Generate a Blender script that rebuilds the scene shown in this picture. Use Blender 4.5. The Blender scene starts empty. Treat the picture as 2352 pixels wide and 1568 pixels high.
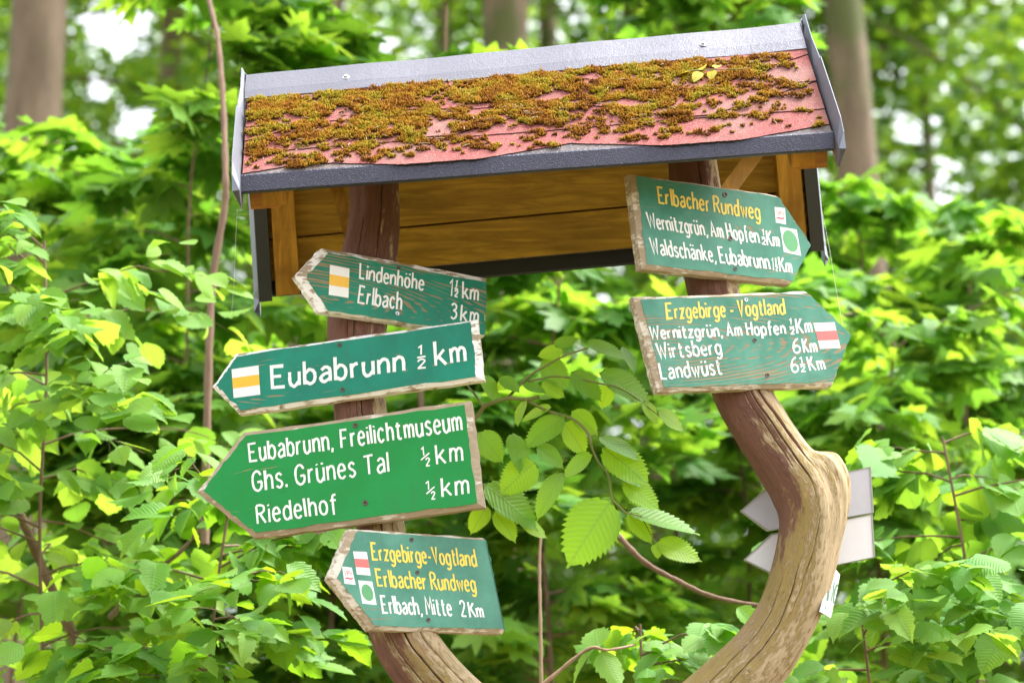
import bpy, math, random
import numpy as np
from mathutils import Vector, Matrix

SC = bpy.context.scene
COL = SC.collection
R = math.radians

# ------------------------------------------------------------------ camera, sky, sun, exposure
CAM_Z, PITCH, LENS = 1.55, 17.0, 105.0
cd = bpy.data.cameras.new('camera'); cam = bpy.data.objects.new('camera', cd); COL.objects.link(cam)
cam.location = (0, 0, CAM_Z); cam.rotation_euler = (R(90 + PITCH), 0, 0)
cd.lens = LENS; cd.sensor_width = 36; cd.clip_start = 0.1; cd.clip_end = 2000
cd.dof.use_dof = True; cd.dof.focus_distance = 7.25; cd.dof.aperture_fstop = 3.2; cd.dof.aperture_blades = 0
SC.camera = cam

SUN_EL, SUN_AZ = 62.0, 72.0          # azimuth measured from +Y towards +X: light from high on the right
w = bpy.data.worlds.new('World'); SC.world = w; w.use_nodes = True
nt = w.node_tree; bg = nt.nodes['Background']
sky = nt.nodes.new('ShaderNodeTexSky'); sky.sky_type = 'NISHITA'; sky.sun_disc = False
sky.sun_elevation = R(SUN_EL); sky.sun_rotation = R(SUN_AZ); sky.air_density = 1.0; sky.dust_density = 4.0; sky.ozone_density = 1.0
hs = nt.nodes.new('ShaderNodeHueSaturation'); hs.inputs['Saturation'].default_value = 0.22
nt.links.new(sky.outputs[0], hs.inputs['Color']); nt.links.new(hs.outputs[0], bg.inputs['Color'])
bg.inputs['Strength'].default_value = 0.15

ld = bpy.data.lights.new('sun', 'SUN'); sun = bpy.data.objects.new('sun', ld); COL.objects.link(sun)
ld.energy = 1.25; ld.angle = R(20); ld.color = (1.0, 0.97, 0.92)
_d = Vector((math.sin(R(SUN_AZ)) * math.cos(R(SUN_EL)), math.cos(R(SUN_AZ)) * math.cos(R(SUN_EL)), math.sin(R(SUN_EL))))
sun.rotation_euler = _d.to_track_quat('Z', 'Y').to_euler(); sun.location = (4, 0, 12)

SC.view_settings.view_transform = 'Standard'; SC.view_settings.look = 'None'
SC.view_settings.exposure = 2.25; SC.view_settings.gamma = 1.0
SC.render.engine = 'CYCLES'
cy = SC.cycles
cy.use_denoising = True; cy.max_bounces = 10; cy.diffuse_bounces = 6; cy.transmission_bounces = 6
cy.transparent_max_bounces = 6; cy.glossy_bounces = 2; cy.caustics_reflective = False; cy.caustics_refractive = False
cy.sample_clamp_indirect = 6.0

# ------------------------------------------------------------------ photograph pixels (2352 wide) to places in the world
FPX = LENS / 36 * 2352
_c, _s = math.cos(R(PITCH)), math.sin(R(PITCH))
CAMP = Vector((0, 0, CAM_Z))
def ray(px, py):
    x = (px - 1176) / FPX; u = (784 - py) / FPX
    return Vector((x, _c - u * _s, _s + u * _c))
def at(px, py, Y):
    d = ray(px, py); return CAMP + d * (Y / d.y)
def onplane(px, py, P0, n):
    d = ray(px, py); return CAMP + d * ((P0 - CAMP).dot(n) / d.dot(n))

# ------------------------------------------------------------------ object helpers
def tag(o, label=None, cat=None, group=None, kind=None):
    if label: o['label'] = label
    if cat: o['category'] = cat
    if group: o['group'] = group
    if kind: o['kind'] = kind
    return o
def thing(name, label, cat, M, group=None):
    o = bpy.data.objects.new(name, None); COL.objects.link(o)
    if not isinstance(M, Matrix): M = Matrix.Translation(M)
    o.matrix_world = M; o['_m'] = 0; del o['_m']
    MW[o.name] = M
    return tag(o, label, cat, group)
MW = {}
class MB:
    def __init__(s): s.v = []; s.f = []; s.m = []; s.uv = []
    def add(s, vs, fs, mi=0, uvs=None):
        k = len(s.v); s.v += [tuple(p) for p in vs]
        for i, f in enumerate(fs):
            s.f.append([k + a for a in f]); s.m.append(mi)
            s.uv += ([uvs[a] for a in f] if uvs else [(0, 0)] * len(f))
        return s
    def build(s, name, mats, root=None, parent=None, smooth=False, local=False, label=None):
        """vertices are world coordinates (or the root's own when local)"""
        me = bpy.data.meshes.new(name)
        V = s.v
        M = MW[root.name] if root is not None else None
        if M is not None and not local:
            Mi = M.inverted(); V = [Mi @ Vector(p) for p in V]
        me.from_pydata([tuple(p) for p in V], [], s.f)
        for m in (mats if isinstance(mats, (list, tuple)) else [mats]): me.materials.append(m)
        me.polygons.foreach_set('material_index', s.m)
        if smooth: me.polygons.foreach_set('use_smooth', [True] * len(s.f))
        ul = me.uv_layers.new(name='UVMap'); ul.data.foreach_set('uv', np.array(s.uv, np.float32).ravel())
        me.update()
        o = bpy.data.objects.new(name, me); COL.objects.link(o)
        if root is not None: o.parent = parent or root
        if label: o['label'] = label
        return o
def np_obj(name, V, F, mat, root, parent=None, uv=None, smooth=True):
    """V (n,3) world coordinates, F (m,k) constant-size faces or list of such arrays"""
    me = bpy.data.meshes.new(name)
    Mi = np.array(MW[root.name].inverted()) if root is not None else np.eye(4)
    V = V @ Mi[:3, :3].T + Mi[:3, 3]
    Fs = F if isinstance(F, list) else [F]
    loops = np.concatenate([f.ravel() for f in Fs]); sizes = np.concatenate([np.full(len(f), f.shape[1]) for f in Fs])
    me.vertices.add(len(V)); me.vertices.foreach_set('co', V.astype(np.float32).ravel())
    me.loops.add(len(loops)); me.loops.foreach_set('vertex_index', loops.astype(np.int32))
    st = np.concatenate([[0], np.cumsum(sizes)[:-1]])
    me.polygons.add(len(sizes)); me.polygons.foreach_set('loop_start', st.astype(np.int32))
    me.polygons.foreach_set('loop_total', sizes.astype(np.int32))
    if smooth: me.polygons.foreach_set('use_smooth', np.ones(len(sizes), bool))
    if uv is not None:
        ul = me.uv_layers.new(name='UVMap'); ul.data.foreach_set('uv', uv[loops].astype(np.float32).ravel())
    me.update(calc_edges=True); me.validate()
    for m in (mat if isinstance(mat, (list, tuple)) else [mat]): me.materials.append(m)
    o = bpy.data.objects.new(name, me); COL.objects.link(o)
    if root is not None: o.parent = parent or root
    return o

def box(mb, o, ex, ey, ez, mi=0):
    o, ex, ey, ez = map(Vector, (o, ex, ey, ez))
    v = [o, o + ex, o + ex + ey, o + ey, o + ez, o + ex + ez, o + ex + ey + ez, o + ey + ez]
    mb.add(v, [(0, 3, 2, 1), (4, 5, 6, 7), (0, 1, 5, 4), (1, 2, 6, 5), (2, 3, 7, 6), (3, 0, 4, 7)], mi)
def hexa(mb, a, b, mi=0):
    """a, b: the two end quads (4 points each)"""
    mb.add(list(a) + list(b), [(0, 3, 2, 1), (4, 5, 6, 7), (0, 1, 5, 4), (1, 2, 6, 5), (2, 3, 7, 6), (3, 0, 4, 7)], mi)

def catmull(pts, n=6):
    P = [np.array(p, float) for p in pts]
    if len(P) < 3:
        return [P[0] + (P[1] - P[0]) * t for t in np.linspace(0, 1, n + 1)]
    P = [2 * P[0] - P[1]] + P + [2 * P[-1] - P[-2]]
    out = []
    for i in range(1, len(P) - 2):
        p0, p1, p2, p3 = P[i - 1:i + 3]
        for k in range(n):
            t = k / n
            out.append(.5 * (2 * p1 + (p2 - p0) * t + (2 * p0 - 5 * p1 + 4 * p2 - p3) * t * t + (3 * p1 - p0 - 3 * p2 + p3) * t ** 3))
    out.append(P[-2]); return out

def tube_arrays(path, rad, sides, disp=None):
    """path (n,3), rad (n,) -> verts, quads, uv (u around 0..1, v metres along)"""
    path = np.array(path, float); n = len(path)
    T = np.gradient(path, axis=0); T /= np.linalg.norm(T, axis=1)[:, None] + 1e-12
    ref = np.array([0, 1.0, 0]) if abs(T[0, 1]) < .9 else np.array([1.0, 0, 0])
    V = []; UV = []; L = np.concatenate([[0], np.cumsum(np.linalg.norm(np.diff(path, axis=0), axis=1))])
    a = np.arange(sides) / sides * 2 * np.pi
    u = ref - T[0] * (ref @ T[0]); u /= np.linalg.norm(u)
    for i in range(n):
        u = u - T[i] * (u @ T[i]); u /= np.linalg.norm(u); b = np.cross(T[i], u)
        r = np.full(sides, rad[i]) if np.ndim(rad[i]) == 0 else rad[i]
        if disp is not None: r = r + disp(a, L[i])
        V.append(path[i] + np.outer(np.cos(a) * r, u) + np.outer(np.sin(a) * r, b))
        UV.append(np.stack([a / (2 * np.pi), np.full(sides, L[i])], 1))
    V = np.concatenate(V); UV = np.concatenate(UV)
    i = np.arange(n - 1)[:, None] * sides; j = np.arange(sides)[None]; j2 = (j + 1) % sides
    Q = np.stack([i + j, i + j2, i + sides + j2, i + sides + j], -1).reshape(-1, 4)
    return V, Q, UV
def join_arrays(parts):
    V = []; F = []; U = []; k = 0
    for v, f, u in parts:
        V.append(v); F.append(f + k); U.append(u); k += len(v)
    return np.concatenate(V), np.concatenate(F), np.concatenate(U)

# ------------------------------------------------------------------ materials
def mat(name):
    m = bpy.data.materials.new(name); m.use_nodes = True
    return m, m.node_tree, m.node_tree.nodes['Principled BSDF']
def N(t, kind, **kw):
    n = t.nodes.new(kind)
    for k, v in kw.items():
        if k in n.inputs: n.inputs[k].default_value = v
        else: setattr(n, k, v)
    return n
def noise(t, vec, scale, detail=4, rough=.55, dist=0.0):
    n = N(t, 'ShaderNodeTexNoise'); n.inputs['Scale'].default_value = scale; n.inputs['Detail'].default_value = detail
    n.inputs['Roughness'].default_value = rough; n.inputs['Distortion'].default_value = dist
    if vec is not None: t.links.new(vec, n.inputs['Vector'])
    return n.outputs['Fac']
def coords(t, out='Object', scale=(1, 1, 1), loc=(0, 0, 0)):
    c = N(t, 'ShaderNodeTexCoord'); m = N(t, 'ShaderNodeMapping'); m.inputs['Scale'].default_value = scale; m.inputs['Location'].default_value = loc
    t.links.new(c.outputs[out], m.inputs['Vector']); return m.outputs['Vector']
def ramp(t, fac, stops):
    r = N(t, 'ShaderNodeValToRGB'); e = r.color_ramp.elements
    while len(e) < len(stops): e.new(.5)
    for i, (p, c) in enumerate(stops):
        e[i].position = p; e[i].color = (*c, 1) if len(c) == 3 else c
    t.links.new(fac, r.inputs['Fac']); return r.outputs['Color']
def mix(t, fac, a, b, mode='MIX'):
    m = N(t, 'ShaderNodeMix', data_type='RGBA', blend_type=mode)
    for sock, v in ((m.inputs['Factor'], fac), (m.inputs['A'], a), (m.inputs['B'], b)):
        pass
    F_, A_, B_ = m.inputs[0], m.inputs[6], m.inputs[7]
    for s_, v in ((F_, fac), (A_, a), (B_, b)):
        if hasattr(v, 'is_linked'): t.links.new(v, s_)
        elif isinstance(v, (int, float)): s_.default_value = v
        else: s_.default_value = (*v, 1)
    return m.outputs[2]
def math_(t, op, a, b=None, clamp=False):
    n = N(t, 'ShaderNodeMath', operation=op); n.use_clamp = clamp
    for i, v in enumerate((a, b)):
        if v is None: continue
        if hasattr(v, 'is_linked'): t.links.new(v, n.inputs[i])
        else: n.inputs[i].default_value = v
    return n.outputs[0]
def bump(t, b, h, strength=.3, dist=.002):
    n = N(t, 'ShaderNodeBump'); n.inputs['Strength'].default_value = strength; n.inputs['Distance'].default_value = dist
    t.links.new(h, n.inputs['Height']); t.links.new(n.outputs[0], b.inputs['Normal'])
def step(t, x, lo, hi):
    n = N(t, 'ShaderNodeMapRange', interpolation_type='SMOOTHSTEP'); n.inputs[1].default_value = lo; n.inputs[2].default_value = hi
    t.links.new(x, n.inputs[0]); return n.outputs[0]

def leaf_mat(name, cols, trans, tmix=.42, veins=False, rough=.42, spec=.35):
    m, t, b = mat(name)
    g = N(t, 'ShaderNodeNewGeometry'); rnd = g.outputs['Random Per Island']
    c = ramp(t, rnd, [(i / (len(cols) - 1), k) for i, k in enumerate(cols)])
    tc = ramp(t, rnd, [(i / (len(trans) - 1), k) for i, k in enumerate(trans)])
    n1 = noise(t, coords(t, 'Object'), 14, 3)
    c = mix(t, step(t, n1, .45, .75), c, mix(t, .5, c, (.16, .26, .04)))
    # upper faces are darker and waxy, undersides paler, as on real leaves
    b.inputs['Roughness'].default_value = rough; b.inputs['Specular IOR Level'].default_value = spec
    if veins:
        uv = N(t, 'ShaderNodeUVMap'); s = N(t, 'ShaderNodeSeparateXYZ'); t.links.new(uv.outputs[0], s.inputs[0])
        au = math_(t, 'ABSOLUTE', math_(t, 'SUBTRACT', s.outputs[0], .5))
        ph = math_(t, 'SUBTRACT', s.outputs[1], math_(t, 'MULTIPLY', au, .62))
        sn = math_(t, 'SINE', math_(t, 'MULTIPLY', ph, 82.0))
        vein = step(t, sn, .72, 1.0)
        mid = step(t, math_(t, 'MULTIPLY', au, -1.0), -.022, -.006)
        vv = math_(t, 'MAXIMUM', math_(t, 'MULTIPLY', vein, .55), mid)
        c = mix(t, math_(t, 'MULTIPLY', vv, .4), c, (.30, .44, .14))
        tc = mix(t, math_(t, 'MULTIPLY', vv, .45), tc, (.10, .2, .02))
        bump(t, b, math_(t, 'ADD', math_(t, 'MULTIPLY', sn, -1.0), math_(t, 'MULTIPLY', mid, 2.0)), .30, .002)
    t.links.new(c, b.inputs['Base Color'])
    tr = N(t, 'ShaderNodeBsdfTranslucent'); t.links.new(tc, tr.inputs['Color'])
    ms = N(t, 'ShaderNodeMixShader'); ms.inputs[0].default_value = tmix
    t.links.new(b.outputs[0], ms.inputs[1]); t.links.new(tr.outputs[0], ms.inputs[2])
    t.links.new(ms.outputs[0], t.nodes['Material Output'].inputs['Surface'])
    return m

M = {}
M['elm'] = leaf_mat('elm_leaf', [(.085, .25, .04), (.12, .31, .045), (.17, .37, .05)], [(.24, .52, .02), (.36, .62, .02), (.46, .68, .02)], .45, True, .45, .25)
M['young'] = leaf_mat('young_backlit_elm_leaf', [(.17, .38, .03), (.24, .43, .035)], [(.46, .74, .02), (.58, .8, .025)], .52, True, .45, .2)  # yellower elm leaf: light shining through put into the colour, besides young tips
M['maple'] = leaf_mat('maple_leaf', [(.07, .20, .035), (.11, .28, .045), (.18, .35, .06)], [(.19, .44, .03), (.29, .54, .035), (.44, .64, .04)], .5, False, .5, .25)
M['dry'] = leaf_mat('yellow_leaf', [(.62, .50, .02), (.66, .56, .04)], [(.6, .5, .02), (.6, .5, .02)], .3, True)
M['shrub'] = leaf_mat('shrub_leaf', [(.11, .27, .045), (.16, .34, .06), (.23, .42, .08)], [(.27, .53, .04), (.38, .62, .045), (.50, .69, .05)], .5, True, .5, .2)
M['linden'] = leaf_mat('linden_leaf', [(.10, .28, .06), (.15, .35, .08), (.21, .42, .10)], [(.26, .54, .04), (.44, .66, .03)], .45, True, .5, .25)
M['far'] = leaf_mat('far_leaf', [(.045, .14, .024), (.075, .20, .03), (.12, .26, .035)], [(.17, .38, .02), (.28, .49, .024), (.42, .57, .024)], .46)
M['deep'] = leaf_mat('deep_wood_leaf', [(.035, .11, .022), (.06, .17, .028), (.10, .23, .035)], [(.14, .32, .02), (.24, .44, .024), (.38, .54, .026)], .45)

def bark(name, c1, c2, c3=None, sc=6):
    m, t, b = mat(name)
    v = coords(t, 'Object', (1, 1, .25)); n1 = noise(t, v, sc, 6, .65); n2 = noise(t, coords(t, 'Object'), sc * .25, 3)
    c = ramp(t, n1, [(.3, c1), (.7, c2)])
    if c3: c = mix(t, step(t, n2, .48, .66), c, c3)
    t.links.new(c, b.inputs['Base Color']); b.inputs['Roughness'].default_value = .9
    bump(t, b, n1, .5, .01); return m
M['beech'] = bark('beech_bark', (.10, .072, .045), (.23, .172, .112), (.085, .10, .03))
M['twig'] = bark('twig_bark', (.13, .075, .045), (.24, .15, .10), None, 30)
M['greentwig'] = bark('green_twig', (.16, .20, .05), (.22, .2, .07), None, 40)
M['redtwig'] = bark('reddish_twig', (.30, .18, .12), (.42, .29, .2), None, 30)

def post_mat():
    m, t, b = mat('weathered_post')
    uv = N(t, 'ShaderNodeUVMap')
    def uvn(sc, detail, rough):
        q = N(t, 'ShaderNodeMapping'); q.inputs['Scale'].default_value = (*sc, 1); t.links.new(uv.outputs[0], q.inputs[0]); return noise(t, q.outputs[0], 1.0, detail, rough, .25)
    ob = coords(t, 'Object')
    fleck = uvn((60, 34), 8, .72); patch = uvn((14, 9), 8, .7); grain = uvn((170, 14), 4, .6); long_ = uvn((26, 3), 4, .6); big = noise(t, ob, 4.0, 3)
    # rained on and bleached on the upper right side and low down; the old brown stain survives under the roof and on the lee side
    g = N(t, 'ShaderNodeTexCoord'); s = N(t, 'ShaderNodeSeparateXYZ'); t.links.new(g.outputs['Normal'], s.inputs[0])
    so = N(t, 'ShaderNodeSeparateXYZ'); t.links.new(ob, so.inputs[0])
    expo = math_(t, 'ADD', math_(t, 'MULTIPLY', s.outputs[0], .22), math_(t, 'MULTIPLY', s.outputs[2], .16))
    low = math_(t, 'MULTIPLY', step(t, math_(t, 'MULTIPLY', so.outputs[2], -1.0), -3.75, -2.95), .34)
    rt = math_(t, 'MULTIPLY', step(t, so.outputs[0], -.2, .5), .10)
    wv = math_(t, 'ADD', math_(t, 'ADD', expo, low), math_(t, 'ADD', math_(t, 'ADD', math_(t, 'MULTIPLY', patch, .7), math_(t, 'MULTIPLY', fleck, .35)), rt))
    wf = step(t, wv, .70, .80)
    stain = mix(t, grain, (.105, .046, .030), (.215, .110, .075)); stain = mix(t, step(t, fleck, .58, .68), stain, (.20, .12, .085))
    olive = mix(t, grain, (.20, .14, .042), (.36, .265, .10)); olive = mix(t, step(t, big, .5, .7), olive, mix(t, grain, (.21, .135, .065), (.38, .27, .16)))
    pale = mix(t, grain, (.37, .27, .155), (.56, .45, .31))
    pf = step(t, math_(t, 'ADD', math_(t, 'MULTIPLY', fleck, .62), math_(t, 'ADD', math_(t, 'MULTIPLY', long_, .3), math_(t, 'MULTIPLY', s.outputs[0], .10))), .435, .52)
    wood = mix(t, math_(t, 'MULTIPLY', pf, .68), olive, pale)
    pink = step(t, patch, .63, .68); wood = mix(t, math_(t, 'MULTIPLY', pink, .6), wood, (.50, .27, .18))
    c = mix(t, wf, stain, wood)
    at_ = N(t, 'ShaderNodeAttribute', attribute_name='groove'); c = mix(t, step(t, at_.outputs['Fac'], .15, .8), c, (.02, .014, .009))
    t.links.new(c, b.inputs['Base Color'])
    b.inputs['Roughness'].default_value = .8; b.inputs['Specular IOR Level'].default_value = .2
    bump(t, b, math_(t, 'ADD', math_(t, 'ADD', grain, fleck), math_(t, 'MULTIPLY', pf, .8)), .7, .004); return m
M['post'] = post_mat()
def plain(name, c, rough=.5, metal=0.0, spec=.5):
    m, t, b = mat(name); b.inputs['Base Color'].default_value = (*c, 1); b.inputs['Roughness'].default_value = rough
    b.inputs['Metallic'].default_value = metal; b.inputs['Specular IOR Level'].default_value = spec; 
    n = noise(t, coords(t, 'Object'), 40, 4); t.links.new(mix(t, math_(t, 'MULTIPLY', n, .35), c, tuple(x * .72 for x in c)), b.inputs['Base Color']); return m
M['crack'] = plain('crack', (.03, .02, .014), .9)
def metal_mat(name, c, rough, bs):
    m, t, b = mat(name); b.inputs['Metallic'].default_value = .7
    n = noise(t, coords(t, 'Object', (1, 1, 1)), 150, 2, .5, 1.6); n2 = noise(t, coords(t, 'Object'), 5, 4)
    cc = mix(t, n2, c, tuple(x * .8 for x in c)); t.links.new(cc, b.inputs['Base Color'])
    b.inputs['Roughness'].default_value = rough; bump(t, b, n, bs, .004); return m
M['sheet'] = metal_mat('embossed_sheet_metal', (.15, .15, .178), .36, .32)
M['fascia'] = metal_mat('edge_metal_dark_reflection', (.065, .065, .088), .38, .7)  # the cap's sheet metal, darkened in colour to hold a reflection of dark forest
M['flash'] = metal_mat('grey_flashing', (.21, .22, .26), .5, .12)
M['dark_metal'] = plain('black_and_shaded_metal', (.022, .028, .030), .45)  # black drip edge; on the verge strips the dark is shade put in colour
def wood_mat(name, c1, c2, axis=(3, 40, 40), knots=True):
    m, t, b = mat(name); ax = N(t, 'ShaderNodeObjectInfo')
    va = N(t, 'ShaderNodeVectorMath', operation='ADD'); c_ = N(t, 'ShaderNodeTexCoord'); t.links.new(c_.outputs['Object'], va.inputs[0])
    g = noise(t, coords(t, 'Object', axis), 1.0, 8, .68, 1.2); g2 = noise(t, coords(t, 'Object', tuple(a * 3.2 for a in axis)), 1.0, 4, .6); big = noise(t, coords(t, 'Object', (2.5, 7, 7)), 1.6, 4)
    c = ramp(t, g, [(.25, tuple(x * .7 for x in c1)), (.45, c1), (.62, c2), (.8, tuple(x * .85 for x in c2))]); c = mix(t, math_(t, 'MULTIPLY', step(t, g2, .5, .75), .3), c, tuple(x * .4 for x in c1))
    c = mix(t, math_(t, 'MULTIPLY', step(t, big, .42, .72), .6), c, tuple(x * .5 for x in c1))
    if knots:
        vo = N(t, 'ShaderNodeTexVoronoi'); vo.inputs['Scale'].default_value = 1.0; t.links.new(coords(t, 'Object', (4.2, 8, 8)), vo.inputs['Vector'])
        c = mix(t, step(t, math_(t, 'MULTIPLY', vo.outputs['Distance'], -1.0), -.12, -.06), c, (.045, .02, .004))
    t.links.new(c, b.inputs['Base Color']); b.inputs['Roughness'].default_value = .55; b.inputs['Specular IOR Level'].default_value = .3; bump(t, b, g, .3, .002); return m
M['board'] = wood_mat('varnished_boards', (.31, .175, .014), (.48, .29, .032))
M['rafter'] = wood_mat('varnished_rafter', (.34, .165, .014), (.50, .26, .03), (26, 4, 4))
M['endgrain'] = wood_mat('orange_rafter_end', (.32, .13, .02), (.45, .21, .035))
def shingle_mat(name, c1, c2, c3):
    m, t, b = mat(name); ob = coords(t, 'Object')
    n = noise(t, ob, 260, 2, .7); big = noise(t, ob, 7, 5)
    c = ramp(t, n, [(.3, c1), (.55, c2), (.78, c3)]); c = mix(t, step(t, big, .42, .7), c, mix(t, .5, c, (.25, .17, .14))); c = mix(t, step(t, noise(t, ob, 55, 4, .7), .60, .68), c, (.10, .07, .055)); c = mix(t, step(t, noise(t, ob, 420, 1, .5), .70, .74), c, (.55, .48, .45))
    t.links.new(c, b.inputs['Base Color']); b.inputs['Roughness'].default_value = .9; bump(t, b, n, .8, .003); return m
M['shingle'] = shingle_mat('red_mineral_shingle', (.15, .03, .026), (.28, .068, .06), (.40, .18, .16))
M['starter'] = shingle_mat('grey_mineral_shingle', (.06, .045, .045), (.13, .11, .11), (.30, .27, .27))
M['bitumen'] = plain('bitumen_edge', (.022, .017, .017), .8)
def moss_mat():
    m, t, b = mat('moss'); g = N(t, 'ShaderNodeNewGeometry'); n = noise(t, coords(t, 'Object'), 16, 3)
    f = math_(t, 'ADD', math_(t, 'MULTIPLY', g.outputs['Random Per Island'], .28), math_(t, 'MULTIPLY', step(t, n, .22, .78), .80))
    c = ramp(t, f, [(.3, (.16, .055, .002)), (.42, (.29, .115, .004)), (.62, (.31, .17, .006)), (.85, (.26, .21, .008))])
    uv = N(t, 'ShaderNodeUVMap'); s = N(t, 'ShaderNodeSeparateXYZ'); t.links.new(uv.outputs[0], s.inputs[0])
    c = mix(t, step(t, s.outputs[1], .1, .85), (.035, .016, .004), c)          # dead brown bases, live tips
    t.links.new(c, b.inputs['Base Color']); b.inputs['Roughness'].default_value = .8; b.inputs['Specular IOR Level'].default_value = .15; return m
M['moss'] = moss_mat()

def sign_paint(name, g1, g2, wear, rough, seed):
    m, t, b = mat(name)
    v = coords(t, 'Object', (3.2, 1, 60), (seed * 3.1, 0, seed)); gr = noise(t, v, 1.0, 7, .62, .4)
    vb = coords(t, 'Object', (3.0, 1, 9), (seed, 0, seed * 2)); bigw = noise(t, vb, 1.0, 3)
    # flat-sawn growth rings that surface in the worn middle of the board
    wv = N(t, 'ShaderNodeTexWave', wave_type='RINGS', rings_direction='Y'); wv.inputs['Scale'].default_value = 1.0; wv.inputs['Distortion'].default_value = 3.5; wv.inputs['Detail'].default_value = 2
    t.links.new(coords(t, 'Object', (9, 1, 42), (.6 + seed * .2, 0, .4)), wv.inputs['Vector'])
    s = math_(t, 'ADD', math_(t, 'MULTIPLY', gr, .62), math_(t, 'ADD', math_(t, 'MULTIPLY', bigw, .42), math_(t, 'MULTIPLY', wv.outputs['Fac'], .13)))
    wf = step(t, s, .80 - wear, .86 - wear)
    n2 = noise(t, coords(t, 'Object', (5, 5, 5), (seed, 0, 0)), 1.6, 6, .65); n3 = noise(t, coords(t, 'Object', (22, 5, 4), (0, 0, seed)), 1.0, 5, .6)
    paint = mix(t, step(t, n2, .3, .7), g1, g2); paint = mix(t, math_(t, 'MULTIPLY', step(t, n3, .5, .75), .38), paint, tuple(a * .55 + .03 for a in g1))
    wood = mix(t, gr, (.16, .105, .05), (.40, .29, .18))
    spots = step(t, noise(t, coords(t, 'Object', (1, 1, 1), (0, seed, 0)), 85, 2), .74, .78)
    c = mix(t, math_(t, 'MAXIMUM', math_(t, 'MULTIPLY', wf, .85), math_(t, 'MULTIPLY', spots, .6)), paint, wood)
    crk = step(t, noise(t, coords(t, 'Object', (1.6, 1, 150), (seed * 2.3, 0, seed * 1.7)), 1.0, 3, .5), .685, .715); c = mix(t, math_(t, 'MULTIPLY', crk, .75), c, (.03, .035, .02))
    t.links.new(c, b.inputs['Base Color'])
    rg = mix(t, wf, (rough,) * 3, (.8,) * 3); t.links.new(rg, b.inputs['Roughness']); b.inputs['Specular IOR Level'].default_value = .28; bump(t, b, math_(t, 'SUBTRACT', gr, wf), .25, .0015); return m
def rim_mat(name, white, seed, wc=(.82, .81, .78)):
    m, t, b = mat(name)
    gr = noise(t, coords(t, 'Object', (26, 70, 110), (seed, seed, 0)), 1.0, 6, .7); bg_ = noise(t, coords(t, 'Object', (14, 14, 14), (seed, 0, 0)), 1.0, 4)
    f = step(t, math_(t, 'ADD', math_(t, 'MULTIPLY', gr, .6), math_(t, 'MULTIPLY', bg_, .5)), .55 - white, .62 - white)
    wood = mix(t, gr, (.20, .145, .085), (.52, .42, .29))
    c = mix(t, f, wood, wc); c = mix(t, step(t, noise(t, coords(t, 'Object', (1, 1, 1), (0, 0, seed)), 28, 4), .6, .75), c, (.20, .17, .07))
    t.links.new(c, b.inputs['Base Color']); b.inputs['Roughness'].default_value = .7; bump(t, b, gr, .5, .003); return m
def letter_mat(name, c, wear, under):
    m, t, b = mat(name); wear = wear * .8
    gr = noise(t, coords(t, 'Object', (4, 1, 70)), 1.0, 5, .6); n2 = noise(t, coords(t, 'Object'), 30, 3)
    f = step(t, math_(t, 'ADD', math_(t, 'MULTIPLY', gr, .7), math_(t, 'MULTIPLY', n2, .3)), .68 - wear, .74 - wear)
    t.links.new(mix(t, math_(t, 'MULTIPLY', f, .9), c, under), b.inputs['Base Color']); b.inputs['Roughness'].default_value = .5; return m
M['white'] = letter_mat('white_lettering', (.82, .82, .80), .02, (.38, .36, .28))
M['white_worn'] = letter_mat('worn_white_lettering', (.80, .80, .78), .13, (.20, .22, .14))
M['yellow'] = letter_mat('yellow_lettering', (.84, .63, .07), .03, (.30, .25, .07))
M['yellow_worn'] = letter_mat('worn_yellow_lettering', (.82, .62, .10), .11, (.16, .22, .10))
M['mk_white'] = plain('marker_white', (.84, .84, .82), .4)
M['mk_yellow'] = plain('marker_yellow', (.86, .48, .01), .4)
M['mk_red'] = plain('marker_faded_red', (.74, .15, .14), .45)
M['mk_green'] = plain('marker_green', (.10, .36, .14), .45)
M['mk_pink'] = plain('sticker_red_ink', (.72, .10, .12), .5)
M['screw'] = plain('rusty_screw', (.12, .085, .07), .5, .6)
M['zinc'] = plain('zinc_screw', (.55, .55, .55), .35, .8)
M['plate'] = plain('grey_white_plate', (.46, .46, .50), .45)
M['plate_light'] = plain('white_plate', (.70, .70, .72), .4)
M['tag'] = plain('white_tag', (.60, .61, .58), .5)
M['plate_edge'] = plain('plate_edge', (.30, .31, .26), .6)
M['plate_green'] = plain('plate_green_ink', (.03, .12, .05), .5)
M['ground'] = bark('leaf_litter', (.10, .065, .03), (.19, .13, .07), (.06, .10, .02), 8)
M['litter'] = bark('dry_litter', (.30, .19, .09), (.55, .42, .25), None, 60)
M['thread'] = plain('spider_thread', (.75, .74, .70), .5)

# ------------------------------------------------------------------ ground
rng = np.random.default_rng(7)
gx = np.linspace(-1, 1, 61); gx = np.sign(gx) * np.abs(gx) ** 2.2 * 600
X, Y = np.meshgrid(gx, gx + 20); Z = .12 * np.sin(X * .9 + 1) * np.cos(Y * .7) * np.exp(-(X ** 2 + (Y - 8) ** 2) / 900) - .08
V = np.stack([X, Y, Z], -1).reshape(-1, 3); n_ = 61
i_, j_ = np.meshgrid(np.arange(n_ - 1), np.arange(n_ - 1), indexing='ij'); q0 = (i_ * n_ + j_).ravel()
tag(np_obj('ground', V, np.stack([q0, q0 + 1, q0 + n_ + 1, q0 + n_], 1), M['ground'], None), kind='structure')

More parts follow.
